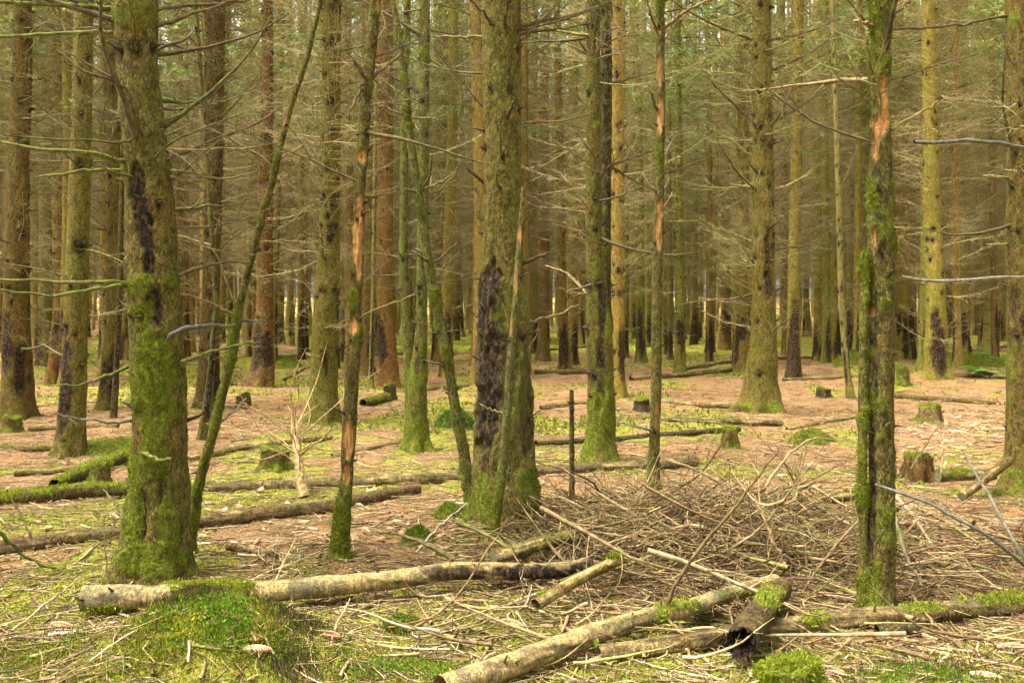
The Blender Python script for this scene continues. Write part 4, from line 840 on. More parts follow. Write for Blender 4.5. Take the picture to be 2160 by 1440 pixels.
# ------------------------------------------------------------------ fallen logs
def log(label, pts, color, seed, name="fallen_log", cat="log", group="fallen logs on the forest floor", sides=20, n=60, amp=.004, lump=.006, moss=(), dark=(), wood=(), mosstop=0., woodall=0., darkall=0., mossn=0, cut0=False, cut1=False, limbs=(), bend=.01, broken0=False):
    """pts: (px, py, depth or None for lying on the ground, radius in metres)"""
    rng = np.random.default_rng(seed); P, R = [], []
    for (px, py, d, r) in pts:
        if d is None:
            d = 6.0
            for _ in range(14): d = .5 * d + .5 * max(2.0, (CAM_H - float(hgt((px - 1080) / FPX * d, d)) - r * .8) * FPX / (py - HORY))
            P.append(px2w(px, py, d))
        else: P.append(px2w(px, py, d))
        R.append(r)
    P = np.array(P); R = np.array(R)
    s = np.concatenate([[0], np.cumsum(np.linalg.norm(np.diff(P, axis=0), axis=1))]); t = np.linspace(0, s[-1], n)
    Q = np.stack([np.interp(t, s, P[:, k]) for k in range(3)], -1); RR = np.interp(t, s, R)
    for _ in range(6): Q[1:-1] = .25 * Q[:-2] + .5 * Q[1:-1] + .25 * Q[2:]
    Q[:, 2] += (vnoise(np.stack([t * 2.5, t * 0 + seed, t * 0], -1), 4) - .5) * bend; Q[:, 1] += (vnoise(np.stack([t * 2.0, t * 0 + seed, t * 0], -1), 6) - .5) * bend * 2
    base = Q[n // 2].copy(); base[2] -= RR[n // 2]
    V, q = tubes(Q[None], RR[None], sides)
    N = norm(V - np.repeat(Q, sides, 0)); tt = np.repeat(t, sides); rr = np.repeat(RR, sides)
    nz = fbm(V * 22, 4, seed); nb = fbm(V * 6, 3, seed + 3); ns = fbm(np.stack([N[:, 0] * 4 + N[:, 1] * 3, N[:, 2] * 6, tt * 2], -1), 3, seed + 4)
    PX = 1080 + FPX * V[:, 0] / V[:, 1]; PY = HORY - FPX * (V[:, 2] - CAM_H) / V[:, 1]
    am = patch_val(PX, PY, moss, nz) if moss else np.zeros(len(V))
    if mosstop: am = np.maximum(am, sstep(.45, .7, N[:, 2] * .35 + mosstop + (nb - .5) * 1.2 + (nz - .5) * .7))
    ad = patch_val(PX, PY, dark, nz) if dark else np.zeros(len(V))
    if darkall: ad = np.maximum(ad, darkall * sstep(.5, .62, ns * .6 + nb * .45 + (nz - .5) * .3))
    aw = patch_val(PX, PY, wood, nz) if wood else np.zeros(len(V))
    if woodall: aw = np.maximum(aw, sstep(.62 - woodall * .4, .68 - woodall * .4, ns * .6 + nb * .4))
    V = V + N * (lump * (nb - .5) + amp * (nz - .5) * 2 + .006 * am * nz - .003 * aw - .004 * ad)[:, None] * np.clip(rr / .05, .25, 1.3)[:, None]
    if broken0:                                   # ragged rotten end
        k = np.arange(sides); V[:sides] += norm(Q[0] - Q[1]) * rng.uniform(-.05, .03, sides)[:, None]; ad[:sides * 3] = 1
    Rt = new_obj(name, None, loc=base, label=label, category=cat, group=group); Rt.empty_display_size = .1
    new_obj("trunk", mesh_np("trunk", V - base, q, None, {'moss': am * (1 - .0 * aw), 'dark': ad, 'wood': aw}, [M_LOG]), Rt, color=color)
    for end, flag in ((0, cut0), (n - 1, cut1)):
        if not flag: continue
        ring = V[end * sides:(end + 1) * sides]; c = ring.mean(0); Tn = norm((Q[0] - Q[1]) if end == 0 else (Q[-1] - Q[-2]))
        rings = [c[None] + Tn * .003] + [c + (ring - c) * f + Tn * .002 * rng.uniform(-1, 1) for f in (.35, .7, 1.0)]
        if flag == "broken":                      # hollow: a rotten wall and a dark cavity behind it
            rings = [c[None] - Tn * .16, c + (ring - c) * .45 - Tn * .15, c + (ring - c) * .62 * rng.uniform(.9, 1.1, (sides, 1)) - Tn * .05, ring]
        vv = np.concatenate(rings) - c
        j = np.arange(sides); jn = (j + 1) % sides
        tr = np.stack([0 * j, 1 + j, 1 + jn], -1); qq = np.concatenate([np.stack([1 + k * sides + j, 1 + (k + 1) * sides + j, 1 + (k + 1) * sides + jn, 1 + k * sides + jn], -1) for k in range(2)])
        new_obj("cut_end" if flag is True else "broken_end", mesh_np("cut_end", vv, qq, tr, {'moss': np.zeros(len(vv)), 'dark': np.ones(len(vv)), 'wood': np.zeros(len(vv))}, [M_CUT if flag is True else M_LOG], None, False), Rt, loc=c - base, color=color)
    if mossn:
        w = np.clip(am - .4, 0, 1) + 1e-9; idx = rng.choice(len(V), mossn, p=w / w.sum())
        v, tr, c = blades(V[idx] - base + rng.normal(0, .006, (mossn, 3)), N[idx], rng, .012, .0028, (.12, .15, .012), (.40, .45, .05), .5)
        new_obj("moss", mesh_np("moss", v, None, tr, {'col': c}, [M_MOSS], None, False), Rt, kind="stuff")
    for L in limbs:
        P3 = np.array([px2w(*p) for p in L['p']]); lm = limb_mesh(P3, L['r'], L.get('r1', L['r'] * .4), rng, L.get('tw', 2), base=base, twl=.2)
        new_obj("branch", lm, Rt, color=L.get('c', DKB))
    # snapped twig stubs along the log
    m = int(4 + t[-1] * 4); PP, RS = [], []
    for _ in range(m):
        k = rng.integers(2, n - 2); d = norm(rng.normal(0, 1, 3)); d[2] = abs(d[2]); s0 = RR[k] * .13; L = rng.uniform(.01, .05)
        p0 = Q[k] + d * RR[k] * .8; PP.append(np.stack([p0, p0 + d * RR[k] * .3, p0 + d * (RR[k] * .3 + L)])); RS.append([s0 * 1.6, s0, s0 * .5])
    v, q = tubes(np.array(PP), np.array(RS), 5); new_obj("branch_stubs", mesh_np("branch_stubs", v - base, q, None, None, [M_STICK]), Rt, color=(.09, .07, .035), kind="stuff")
    return Rt
def poles():
    rng = np.random.default_rng(66)
    spots = [(60, 905, 250, 898, "before the brown-based spruce"), (700, 960, 850, 930, "before the green mossy-skirted spruce"), (1140, 860, 1235, 850, "just left of the dark forked spruce's foot"), (1400, 845, 1560, 858, "left of the tall olive spruce's buttress"), (1660, 905, 1800, 880, "behind the dark moss dome"), (1650, 800, 1880, 792, "before the thin black-based pole"),
             (1890, 700, 2130, 712, "far back by the ferns"), (1440, 715, 1600, 725, "far back in the mossy clearing"), (1120, 740, 1250, 730, "far back past the massive spruce"), (600, 800, 660, 770, "left of the knot-dotted olive spruce"), (880, 820, 990, 812, "right of the slim green stems"), (420, 800, 520, 812, "left of the dark red-brown spruce"), (1890, 835, 2110, 850, "behind the moss-capped stump"), (1700, 985, 1810, 1000, "behind the brush pile's far end"), (30, 1000, 180, 985, "on litter before the olive mossy-footed spruce"), (480, 1150, 640, 1175, "between the large mossy spruce and the thin stem")]
    for i, (x0, y0, x1, y1, w) in enumerate(spots):
        d = CAM_H * FPX / (y0 - HORY); rr = rng.uniform(.02, .035) * (1 if d < 15 else 1.5); xm, ym = (x0 + x1) / 2, (y0 + y1) / 2
        log("thin fallen pole lying " + w, [(x0, y0, None, rr), (xm, ym + rng.normal(0, 2), None, rr * .95), (x1, y1, None, rr * .7)], jit([(.2, .14, .07), (.26, .2, .11), (.14, .1, .06)][i % 3], .2, rng), 900 + i, n=44, sides=10, name="fallen_pole", cat="pole", group="thin fallen poles on the litter", mosstop=rng.uniform(-.1, .15), woodall=rng.uniform(0, .4))
WD, BK, DK = (.30, .22, .085), (.17, .115, .055), (.09, .07, .045)
log("long pale sawn log with moss saddle, resting on the mossy hummock", [(172, 1263, 5.0, .066), (400, 1255, 5.05, .062), (600, 1243, 5.15, .059), (800, 1222, 5.35, .056), (930, 1209, 5.42, .053), (1100, 1206, 5.52, .050), (1250, 1194, 5.58, .045)], (.20, .16, .07), 601, n=170, sides=28, woodall=.66, cut0=True, lump=.016, amp=.003, bend=.018,
    moss=[(440, 1238, 110, 26, 1), (220, 1285, 60, 10, .7)], dark=[(960, 1212, 90, 22, .9), (1120, 1210, 100, 26, 1), (1240, 1198, 40, 24, 1), (230, 1262, 30, 8, .6), (300, 1275, 30, 8, .5), (860, 1232, 40, 8, .6)], mossn=2600)
log("slanting barkless log with cracked grey end running out under the frame", [(930, 1452, 3.95, .056), (1090, 1398, 4.2, .053), (1240, 1340, 4.5, .050), (1395, 1295, 4.8, .046), (1520, 1257, 5.05, .041), (1636, 1226, 5.3, .037)], (.24, .20, .10), 602, n=150, sides=26, woodall=.56, cut1=True, lump=.017, amp=.004, bend=.018,
    moss=[(1440, 1275, 50, 14, .9), (1395, 1292, 20, 22, .9), (1560, 1250, 60, 12, .5)], dark=[(1180, 1365, 60, 8, .7), (1590, 1230, 24, 10, .5), (1060, 1400, 50, 8, .6)], mossn=350,
    limbs=[dict(p=[(1395, 1292, 4.8), (1420, 1240, 4.78), (1470, 1165, 4.72), (1540, 1080, 4.66), (1600, 1005, 4.62), (1640, 955, 4.6)], r=.011, r1=.004, tw=1, c=(.13, .09, .04)), dict(p=[(1400, 1300, 4.8), (1425, 1320, 4.7), (1455, 1360, 4.6), (1475, 1400, 4.5)], r=.009, r1=.005, tw=0, c=(.24, .16, .06))])
log("patchy lichen-spotted log lying across the front corner before the twin stems", [(1262, 1378, None, .040), (1440, 1356, None, .046), (1640, 1326, None, .052), (1790, 1304, None, .055), (1940, 1296, None, .056), (2160, 1268, None, .060), (2290, 1250, None, .062)], (.15, .10, .05), 603, n=150, sides=26, darkall=.5, woodall=.33, lump=.013, amp=.005, mosstop=-.02, mossn=1500, bend=.014,
    moss=[(1725, 1305, 40, 16, .8), (1950, 1280, 60, 12, .8), (2110, 1262, 60, 18, .8)], dark=[(1560, 1345, 80, 14, .6), (1870, 1312, 60, 14, .5), (2010, 1305, 60, 10, .5)])
log("short rotten log with ragged black hollow end pointing at the viewer", [(1562, 1360, 4.30, .064), (1582, 1325, 4.50, .066), (1612, 1285, 4.78, .062), (1650, 1238, 5.15, .054)], (.15, .095, .045), 604, n=50, sides=30, amp=.010, lump=.026, darkall=.6, mosstop=.0, mossn=450, broken0=True, cut0="broken", name="rotten_log",
    moss=[(1625, 1262, 34, 26, .9)])
log("bark-covered log crossing behind the large mossy spruce", [(-60, 1164, None, .045), (130, 1138, None, .05), (265, 1122, None, .05), (410, 1104, None, .052), (560, 1084, None, .055), (705, 1064, None, .058), (880, 1030, None, .052)], (.165, .11, .065), 605, n=120, amp=.006, lump=.012, woodall=.2, darkall=.5)
log("mossy log running out past the photograph's edge below the small stump", [(-60, 1054, None, .055), (60, 1048, None, .06), (170, 1038, None, .06), (300, 1030, None, .055)], (.12, .09, .045), 606, n=60, mosstop=.34, mossn=1800, amp=.005, lump=.012)
log("long half-barked log stretching behind the massive middle spruce", [(440, 1030, None, .04), (620, 1022, None, .045), (760, 1016, None, .055), (980, 1002, None, .055), (1140, 992, None, .052), (1370, 980, None, .05), (1470, 972, None, .045)], (.165, .13, .075), 607, n=120, woodall=.38, darkall=.6, amp=.005, lump=.01)
log("mossy round log at the back of the brush pile", [(1040, 1174, 5.72, .042), (1150, 1144, 5.90, .043), (1270, 1122, 6.15, .042), (1440, 1098, 6.45, .040), (1640, 1062, 6.9, .038), (1810, 1044, 7.25, .036)], (.185, .15, .06), 608, n=110, woodall=.3, mosstop=.08, mossn=1100, amp=.005, lump=.008, cut0=True)
log("short pale log slanting through the middle of the brush", [(1130, 1275, 5.0, .031), (1200, 1232, 5.18, .032), (1260, 1200, 5.36, .032), (1308, 1178, 5.52, .030)], (.225, .165, .065), 609, n=50, woodall=.4, mosstop=.06, mossn=500, amp=.004)
log("thin dark log past the broken-off pole", [(1130, 936, None, .035), (1300, 926, None, .038), (1480, 910, None, .035), (1560, 905, None, .03)], DK, 610, n=70, darkall=.5, mosstop=-.05)
log("thin grey-brown log lying before the tall olive spruce", [(1290, 876, None, .04), (1400, 882, None, .04), (1520, 888, None, .045), (1650, 892, None, .04)], (.15, .125, .07), 611, n=70, mosstop=.05, woodall=.2)
log("grey-green sawn log end poking from litter by the cut-off rough spruce", [(1978, 1002, 8.3, .05), (2030, 1001, 8.35, .05), (2095, 1000, 8.45, .045)], (.12, .13, .07), 612, n=40, cut0=True, mosstop=.1, mossn=500, woodall=.2)
log("reddish snapped branch log leaning at the cut-off rough spruce's foot", [(2030, 1046, 7.6, .035), (2070, 1016, 7.8, .04), (2128, 972, 8.1, .04)], (.19, .12, .06), 613, n=40, cut0=True, woodall=.3)
log("long pale trunk lying in the clearing behind the tall olive spruce", [(1640, 754, None, .07), (1800, 752, None, .07), (2000, 744, None, .07), (2170, 722, None, .08)], (.26, .2, .11), 614, n=70, woodall=.5)
log("grey pole on the ground left of the tall olive spruce", [(1440, 778, None, .06), (1500, 768, None, .06), (1560, 758, None, .06)], (.17, .13, .08), 615, n=40, woodall=.2)
log("dark thin pole on the ground between the massive and the forked spruce", [(1130, 784, None, .05), (1190, 786, None, .055), (1250, 784, None, .05)], (.13, .09, .05), 616, n=40)
log("bent pale stick-log left of the thin orange-streaked stem", [(400, 968, None, .03), (500, 945, None, .035), (600, 932, None, .035), (700, 920, None, .03)], (.25, .18, .09), 617, n=60, woodall=.3, mosstop=.0)
log("mossy root-log slanting towards the small mossy stump", [(115, 1022, None, .05), (170, 1000, None, .06), (240, 972, None, .06), (290, 950, None, .05)], (.1, .085, .03), 618, n=50, mosstop=.4, mossn=2200, amp=.008, lump=.02)
log("thin mossy pole lying by the olive mossy-footed spruce", [(-30, 940, None, .03), (60, 948, None, .032), (140, 945, None, .03), (260, 930, None, .03)], (.13, .1, .05), 619, n=60, mosstop=.12, mossn=500)
log("straight fallen pole lying far back behind the slim green stems", [(420, 742, None, .06), (560, 748, None, .06), (700, 752, None, .06), (860, 744, None, .06)], (.2, .15, .09), 620, n=60, woodall=.4)
log("low mossy log attached to the brown stump left of centre", [(765, 850, None, .06), (790, 846, None, .07), (815, 838, None, .08)], (.12, .1, .04), 621, n=40, mosstop=.4, mossn=900)
log("fallen grey pole crossing behind the tall olive spruce's foot", [(1330, 798, None, .05), (1450, 790, None, .055), (1560, 776, None, .05)], (.18, .14, .08), 622, n=60, woodall=.3)
log("wet dark bark-less pole half buried under the patchy lichen-spotted log", [(1850, 1332, None, .03), (1900, 1330, None, .033), (1935, 1328, None, .03)], DK, 623, n=30, darkall=.5)
log("low brown pole hidden under the slanting barkless log", [(1440, 1304, None, .028), (1530, 1302, None, .03), (1640, 1298, None, .03)], (.14, .075, .045), 624, n=40, darkall=.3)

poles()
# ------------------------------------------------------------------ stumps and mossy hummocks
def stump(label, px, py, w, h, color, seed, moss=.3, mossn=500, lobes=5, flare=.5, tilt=None):
    tilt = tilt if tilt is not None else ((seed * 37) % 10 - 4.5) * .07
    rng = np.random.default_rng(seed); base = g(px, py); d = base[1]; r = w / 2 / FPX * d; H = h / FPX * d; sides, n = 40, 22
    th = np.arange(sides) * 2 * math.pi / sides; zs = np.linspace(-.06, H, n); Z, TH = np.meshgrid(zs, th, indexing='ij')
    ph = rng.uniform(0, 6.28); q3 = np.stack([np.cos(TH), np.sin(TH), Z / r * .6], -1)
    Rr = r * (.92 + flare * np.exp(-np.maximum(Z, 0) / (H * .35)) * np.clip(.4 + .6 * np.cos(lobes * TH + ph), 0, 1) + .5 * (fbm(q3 * 2 + seed, 3, seed) - .5))
    V = np.stack([Rr * np.cos(TH), Rr * np.sin(TH), Z + tilt * r * np.cos(TH) * (Z > 0) * Z / H + (Z > H * .9) * (fbm(q3 * 3, 3, seed + 1) - .5) * .55 * H], -1).reshape(-1, 3)
    top = V[-sides:]; c = top.mean(0)
    rings = [c + (top - c) * f + np.array([0, 0, 1]) * (rng.normal(0, .02 * r, (sides, 1)) + .05 * r * (1 - f)) for f in (.75, .45, .2)]
    VV = np.concatenate([V] + rings + [c[None]]); nn = n + 3
    i = np.arange(nn - 1)[:, None]; j = np.arange(sides)[None, :]; jn = (j + 1) % sides
    q = np.stack([i * sides + j, i * sides + jn, (i + 1) * sides + jn, (i + 1) * sides + j], -1).reshape(-1, 4)
    tr = np.stack([(nn - 1) * sides + j[0], (nn - 1) * sides + jn[0], np.full(sides, nn * sides)], -1)
    nz = fbm(VV * 14, 3, seed); nb = fbm(VV * 5 / max(r / .12, .5), 3, seed + 2)
    am = sstep(.4, .65, moss + .55 * (VV[:, 2] > H * .93) + .35 * np.exp(-np.maximum(VV[:, 2], 0) / .05) + (nb - .5) * 1.3 + (nz - .5) * .6)
    ad = (1 - am) * sstep(.55, .65, nb); 
    Rt = new_obj("tree_stump", None, loc=base, label=label, category="stump", group="old cut stumps among the trees"); Rt.empty_display_size = .1
    new_obj("stump_wood", mesh_np("stump_wood", VV, q, tr, {'moss': am, 'dark': ad * .7, 'wood': np.zeros(len(VV))}, [M_BARK]), Rt, color=color)
    if mossn:
        w_ = np.clip(am - .4, 0, 1) + 1e-9; idx = rng.choice(len(VV), mossn, p=w_ / w_.sum()); Nn = norm(VV[idx] - np.array([0, 0, H * .4]))
        v, t, cc = blades(VV[idx] + rng.normal(0, r * .07, (mossn, 3)), Nn, rng, .010, .003, (.09, .12, .01), (.29, .35, .03), .4)
        new_obj("moss", mesh_np("moss", v, None, t, {'col': cc}, [M_MOSS], None, False), Rt, kind="stuff")
stump("flat-topped stump capped with bright moss amid scattered cones", 1960, 890, 46, 34, (.2, .16, .09), 651, .35, 1500, flare=.7)
stump("small square-cut mossy stump before the tall olive spruce", 1541, 946, 36, 44, (.16, .13, .05), 652, .3, 900)
stump("lime-topped stump beside the yellow-olive spruce behind the twin stems", 1905, 812, 28, 38, (.15, .13, .05), 653, .6, 700)
stump("dark low stump beside the dead orange-streaked stem", 1353, 868, 36, 26, (.07, .055, .045), 654, .0, 120)
stump("grey mossy stump before the olive mossy-footed spruce", 211, 1025, 42, 46, (.15, .12, .05), 655, .35, 1000)
stump("small stump at the brown-based spruce's foot by the edge", 26, 910, 40, 32, (.16, .12, .05), 656, .35, 600)
stump("squat brown stump behind the slender leaning stem", 512, 858, 30, 26, (.13, .085, .045), 657, .1, 250)
stump("leaning brown stump with a flat mossy cap left of the green stems", 822, 842, 26, 32, (.13, .085, .04), 658, .05, 400)
stump("broad rotten brown stump under the pale fallen treetop", 582, 985, 62, 40, (.12, .09, .04), 659, .3, 900)
stump("low blackish stump on the litter before the crooked dead stem", 1738, 838, 32, 20, (.09, .07, .045), 660, .05, 150)
stump("round cushion-like mossy stump in front of the rotten log", 1662, 1446, 120, 44, (.14, .12, .04), 661, .42, 5200, flare=1.1)
stump("torn reddish stump with roots near the grey-green sawn log", 1938, 1012, 58, 52, (.16, .085, .04), 662, .1, 500, lobes=7, flare=.7)

def hummock(label, px, py, rx, ry, h, seed, mossn=2500, c0=(.07, .10, .010), c1=(.30, .345, .03), ln=.011, world=None, sporo=0, thr=.45):
    rng = np.random.default_rng(seed); base = g(px, py) if world is None else np.array([world[0], world[1], float(hgt(*world))])
    n, m = 26, 56
    rr, th = np.meshgrid(np.linspace(0, 1, n), np.arange(m) * 2 * math.pi / m, indexing='ij')
    ed = 1 + .55 * (fbm(np.stack([np.cos(th) * 1.9, np.sin(th) * 1.9, th * 0 + seed], -1), 3, seed) - .5) * 2
    X, Y = rx * rr * np.cos(th) * ed, ry * rr * np.sin(th) * ed
    Z = h * np.clip(1 - rr ** 1.7, 0, 1) * (1 + 1.1 * (n2(X + seed, Y, .45 * max(rx, ry), 3, seed) - .5)) + (hgt(base[0] + X, base[1] + Y) - base[2]) + .004 - .06 * rr ** 5
    Z = Z + (n2(X, Y, .09, 3, seed + 4) - .5) * .09 * min(1, max(h, .03) / .1)
    V = np.stack([X, Y, Z], -1).reshape(-1, 3)
    i = np.arange(n - 1)[:, None]; j = np.arange(m)[None, :]; jn = (j + 1) % m
    q = np.stack([i * m + j, (i + 1) * m + j, (i + 1) * m + jn, i * m + jn], -1).reshape(-1, 4)
    nb = fbm(V * 5, 3, seed + 6); nz = fbm(V * 22, 3, seed + 7)
    am = sstep(.35, .6, nb * .8 + nz * .4 + .45 - thr)
    Rt = new_obj("moss_hummock", None, loc=base, label=label, category="moss hummock", group="mossy hummocks on the forest floor"); Rt.empty_display_size = .1
    new_obj("soil_mound", mesh_np("soil_mound", V, q, None, {'moss': am, 'dark': np.zeros(len(V)), 'wood': np.zeros(len(V))}, [M_LOG]), Rt, color=(.19, .11, .055))
    w = (am + .03) * np.linspace(0, 1, n).repeat(m) * np.clip(1.25 - np.linspace(0, 1, n) ** 3, .15, 1).repeat(m); idx = rng.choice(len(V), mossn, p=w / w.sum())
    Pp = V[idx] + rng.normal(0, 1, (mossn, 3)) * np.array([rx * .03, ry * .04, 0]); Nn = np.tile([0, 0, 1.], (mossn, 1)) + (V[idx] * np.array([1 / rx, 1 / ry, 0])) * .4
    v, t, cc = blades(Pp, Nn, rng, ln, .0034, c0, c1, .2)
    nq_ = fbm(V[idx] * 7 + 3.3, 2, seed + 9); tint = np.repeat(np.repeat(.55 + .9 * nb[idx], 3), 3)[:, None]; yl = np.repeat(np.repeat(nq_, 3), 3)[:, None]
    cc = cc * tint * np.where(yl > .52, [[1.1, 1.0, 1.0]], [[.62, .85, .8]]); cc = np.where(rng.random((len(cc) // 3, 1)).repeat(3, 0) < .16, [[.30, .19, .09]], cc)
    new_obj("moss", mesh_np("moss", v, None, t, {'col': cc}, [M_MOSS], None, False), Rt, kind="stuff")
    if sporo:
        ang = rng.integers(0, 9, sporo); cl = rng.uniform(-.8, .8, (9, 2)) * np.array([rx, ry]); cl[:5, 1] = np.abs(cl[:5, 1]) * .4
        p2 = cl[ang] + rng.normal(0, .085, (sporo, 2)); ri = np.clip(np.hypot(p2[:, 0] / rx, p2[:, 1] / ry), 0, .95)
        zz = h * (1 - ri ** 2.4) + hgt(base[0] + p2[:, 0], base[1] + p2[:, 1]) - base[2]
        P0 = np.stack([p2[:, 0], p2[:, 1], zz], -1); L = rng.uniform(.02, .05, sporo); b = rng.normal(0, .3, (sporo, 3)); b[:, 2] = 1
        PP = P0[:, None] + b[:, None] * L[:, None, None] * np.array([0, .5, 1.])[None, :, None]; v, q2 = tubes(PP, np.tile([.0011, .0011, .0017], (sporo, 1)), 3)
        new_obj("moss_stalks", mesh_np("moss_stalks", v, q2, None, {'col': np.repeat(np.where(rng.random((sporo, 1)) < .5, [[.05, .06, .012]], [[.10, .055, .02]]), 9, 0)}, [M_TWIG]), Rt, kind="stuff")
hummock("big foreground hummock of mixed green moss under the sawn log", 0, 0, .58, .46, .02, 671, 30000, world=(-1.32, 4.40), sporo=2600, thr=.38, ln=.012, c0=(.08, .12, .010), c1=(.34, .42, .03))
hummock("low mossy rise at the bottom corner beside the big hummock", 0, 0, .5, .4, .01, 672, 7000, world=(-2.05, 4.4), c1=(.24, .27, .03), thr=.45, ln=.010, sporo=260)
hummock("dark bright-topped moss dome left of the dead twin-stemmed spruce", 1708, 935, .28, .22, .16, 673, 3500, thr=.2)
hummock("small round clump of dark green moss before the massive spruce", 878, 1148, .12, .10, .10, 674, 1800, thr=.1, c1=(.15, .22, .012))
hummock("mossy bulge joined to the massive middle spruce's foot", 950, 1092, .2, .12, .08, 675, 1800, thr=.25)
hummock("broad moss cushion behind the small mossy stump", 250, 950, .7, .5, .10, 676, 3500, thr=.25)
hummock("yellow-green moss hump far back behind the dark red-brown spruce", 600, 772, .55, .5, .22, 677, 1500, thr=.15, ln=.04)
hummock("moss patch round the lime-topped stump's clearing", 2050, 775, .9, .7, .28, 678, 2600, thr=.2, ln=.04)
hummock("lumpy moss at the corner in front of the patchy log", 1960, 1425, .5, .2, .012, 679, 4200, c1=(.27, .34, .03), thr=.25, world=None, sporo=200)
hummock("pale moss cushion between the slanting log and the big hummock", 850, 1420, .4, .26, .015, 680, 4200, c1=(.28, .34, .03), thr=.25)
hummock("moss tuft under brush at the sawn log's dark end", 850, 1330, .12, .08, .06, 681, 1300, thr=.1)
hummock("moss tussock with green shoots left of the massive spruce", 968, 905, .3, .22, .2, 682, 1600, thr=.2, ln=.05, c0=(.05, .1, .015), c1=(.13, .24, .03))
hummock("round green tussock in the shade behind the crooked dead stem", 1800, 772, .45, .3, .3, 683, 1200, thr=.1, ln=.05)

# ferns at the far right
def fern(label, px, py, seed, s=.5):
    rng = np.random.default_rng(seed); base = g(px, py); G = Geo(); C = []
    for k in range(9):
        yaw = rng.uniform(0, 6.28); L = s * rng.uniform(.7, 1.1); t = np.linspace(0, 1, 7)
        P = np.stack([L * t * math.cos(yaw) * .8, L * t * math.sin(yaw) * .8, L * (.85 * t - .75 * t ** 2)], -1); v, q = tubes(P, np.linspace(.006, .002, 7), 3); G.add(v, q, None, (.1, .15, .02))
        for tt in np.linspace(.15, .98, 16):
            p = along(P, tt); l = L * .28 * math.sin(math.pi * (.15 + .8 * tt)) + .02
            for sd in (-1, 1):
                d = np.array([math.cos(yaw + sd * 1.2), math.sin(yaw + sd * 1.2), -.15]) * l; w = np.array([math.cos(yaw), math.sin(yaw), 0]) * l * .16
                G.add(np.stack([p, p + d * .5 + w, p + d, p + d * .5 - w]), [[0, 1, 2, 3]], None, np.array([.16, .29, .05]) * rng.uniform(.7, 1.3))
    Rt = new_obj("fern", None, loc=base, label=label, category="fern", group="ferns in the back clearing"); new_obj("fronds", G.mesh("fronds", [M_MOSS], False), Rt)
fern("fresh green fern beside the cut-off rough spruce", 2105, 772, 691, 1.0); fern("fern half hidden behind the pale olive spruce", 2060, 752, 692, .9); fern("small fern at the massive middle spruce's side", 955, 880, 693, .28); fern("lone fern low before the pale olive spruce", 2088, 795, 694, .8)

# ------------------------------------------------------------------ the pale fallen treetop and single sticks
def treetop():
    rng = np.random.default_rng(31); d = 8.0; base = g(640, 1050); d = base[1]
    Rt = new_obj("fallen_treetop", None, loc=base, label="pale bleached fallen treetop with twigs fanning up like a broom", category="treetop")
    P = [px2w(642, 1046, d), px2w(632, 990, d + .05), px2w(626, 940, d + .15), px2w(620, 884, d + .3)]
    new_obj("stem", limb_mesh(P, .045, .028, rng, 0, base=base, sides=10, kink=.003), Rt, color=(.40, .29, .14))
    for k in range(24):
        t = rng.uniform(.15, 1); p = along(np.array(P), t); a = rng.normal(0, .75) if rng.random() < .75 else rng.uniform(-1.6, 1.6); L = rng.uniform(.25, .85) * (.5 + .6 * t)
        u = np.array([math.sin(a), rng.normal(0, .5), math.cos(a)]); u /= np.linalg.norm(u)
        Q = np.stack([p, p + u * L * .35, p + u * L * .7 + rng.normal(0, .05, 3), p + u * L + rng.normal(0, .1, 3)])
        Q[:, 2] = np.maximum(Q[:, 2], base[2] + .01)
        new_obj("branch", limb_mesh(Q, .007, .0025, rng, 2, n=8, base=base, sides=4, twl=.3), Rt, color=jit((.36, .27, .14), .25, rng))
treetop()
def stick(label, pts, r, color, seed, tw=2, group="single dead branches lying about", twl=.2, r1=None):
    rng = np.random.default_rng(seed); P = np.array([px2w(*p) for p in pts]); base = P[0].copy(); base[2] = P[:, 2].min()
    Rt = new_obj("fallen_branch", limb_mesh(P, r, r1 or r * .45, rng, tw, n=18, base=base, twl=twl), None, loc=base, color=color, label=label, category="branch", group=group)
stick("curved mossy branch on the ground at the photograph's edge", [(-30, 1095, 5.6), (10, 1135, 5.7), (50, 1172, 5.8), (110, 1198, 5.85), (160, 1203, 5.9)], .013, (.10, .12, .025), 701, 3)
stick("pale thin stick leaning on the sawn log at the bottom", [(682, 1445, 4.15), (690, 1395, 4.3), (705, 1330, 4.5), (738, 1262, 4.8)], .008, (.42, .31, .17), 702, 1)
stick("crooked twig lying across the big hummock", [(255, 1405, 4.2), (300, 1365, 4.3), (330, 1310, 4.45), (345, 1275, 4.7)], .005, (.36, .27, .15), 703, 2)
stick("long straight stick slanting over the litter by the sawn log's start", [(25, 1330, 4.75), (90, 1280, 4.95), (170, 1215, 5.4)], .007, (.36, .27, .15), 704, 1)
stick("dark stick leaning up before the massive spruce", [(960, 1180, 5.9), (905, 1150, 5.95), (850, 1125, 6.0), (800, 1122, 6.1)], .016, (.13, .11, .045), 705, 1)
stick("grey stick slanting up beside the small dark moss clump", [(878, 1165, 6.0), (920, 1115, 6.1), (985, 1062, 6.3)], .009, (.3, .26, .19), 706, 1)
stick("arched pale branch bending over the litter by the mossy dome", [(1610, 1035, 6.6), (1640, 985, 6.7), (1680, 940, 6.9), (1720, 922, 7.1), (1780, 930, 7.3)], .011, (.24, .19, .10), 707, 3)
stick("forked pale stick standing up out of the brush pile", [(1655, 1190, 5.6), (1630, 1140, 5.6), (1605, 1080, 5.65), (1585, 1040, 5.7)], .012, (.28, .20, .10), 708, 3)
stick("grey forked branch hanging down behind the twin stems", [(1888, 1090, 5.6), (1905, 1150, 5.5), (1912, 1175, 5.45), (1930, 1205, 5.4), (1945, 1235, 5.35)], .015, (.17, .15, .09), 709, 2)
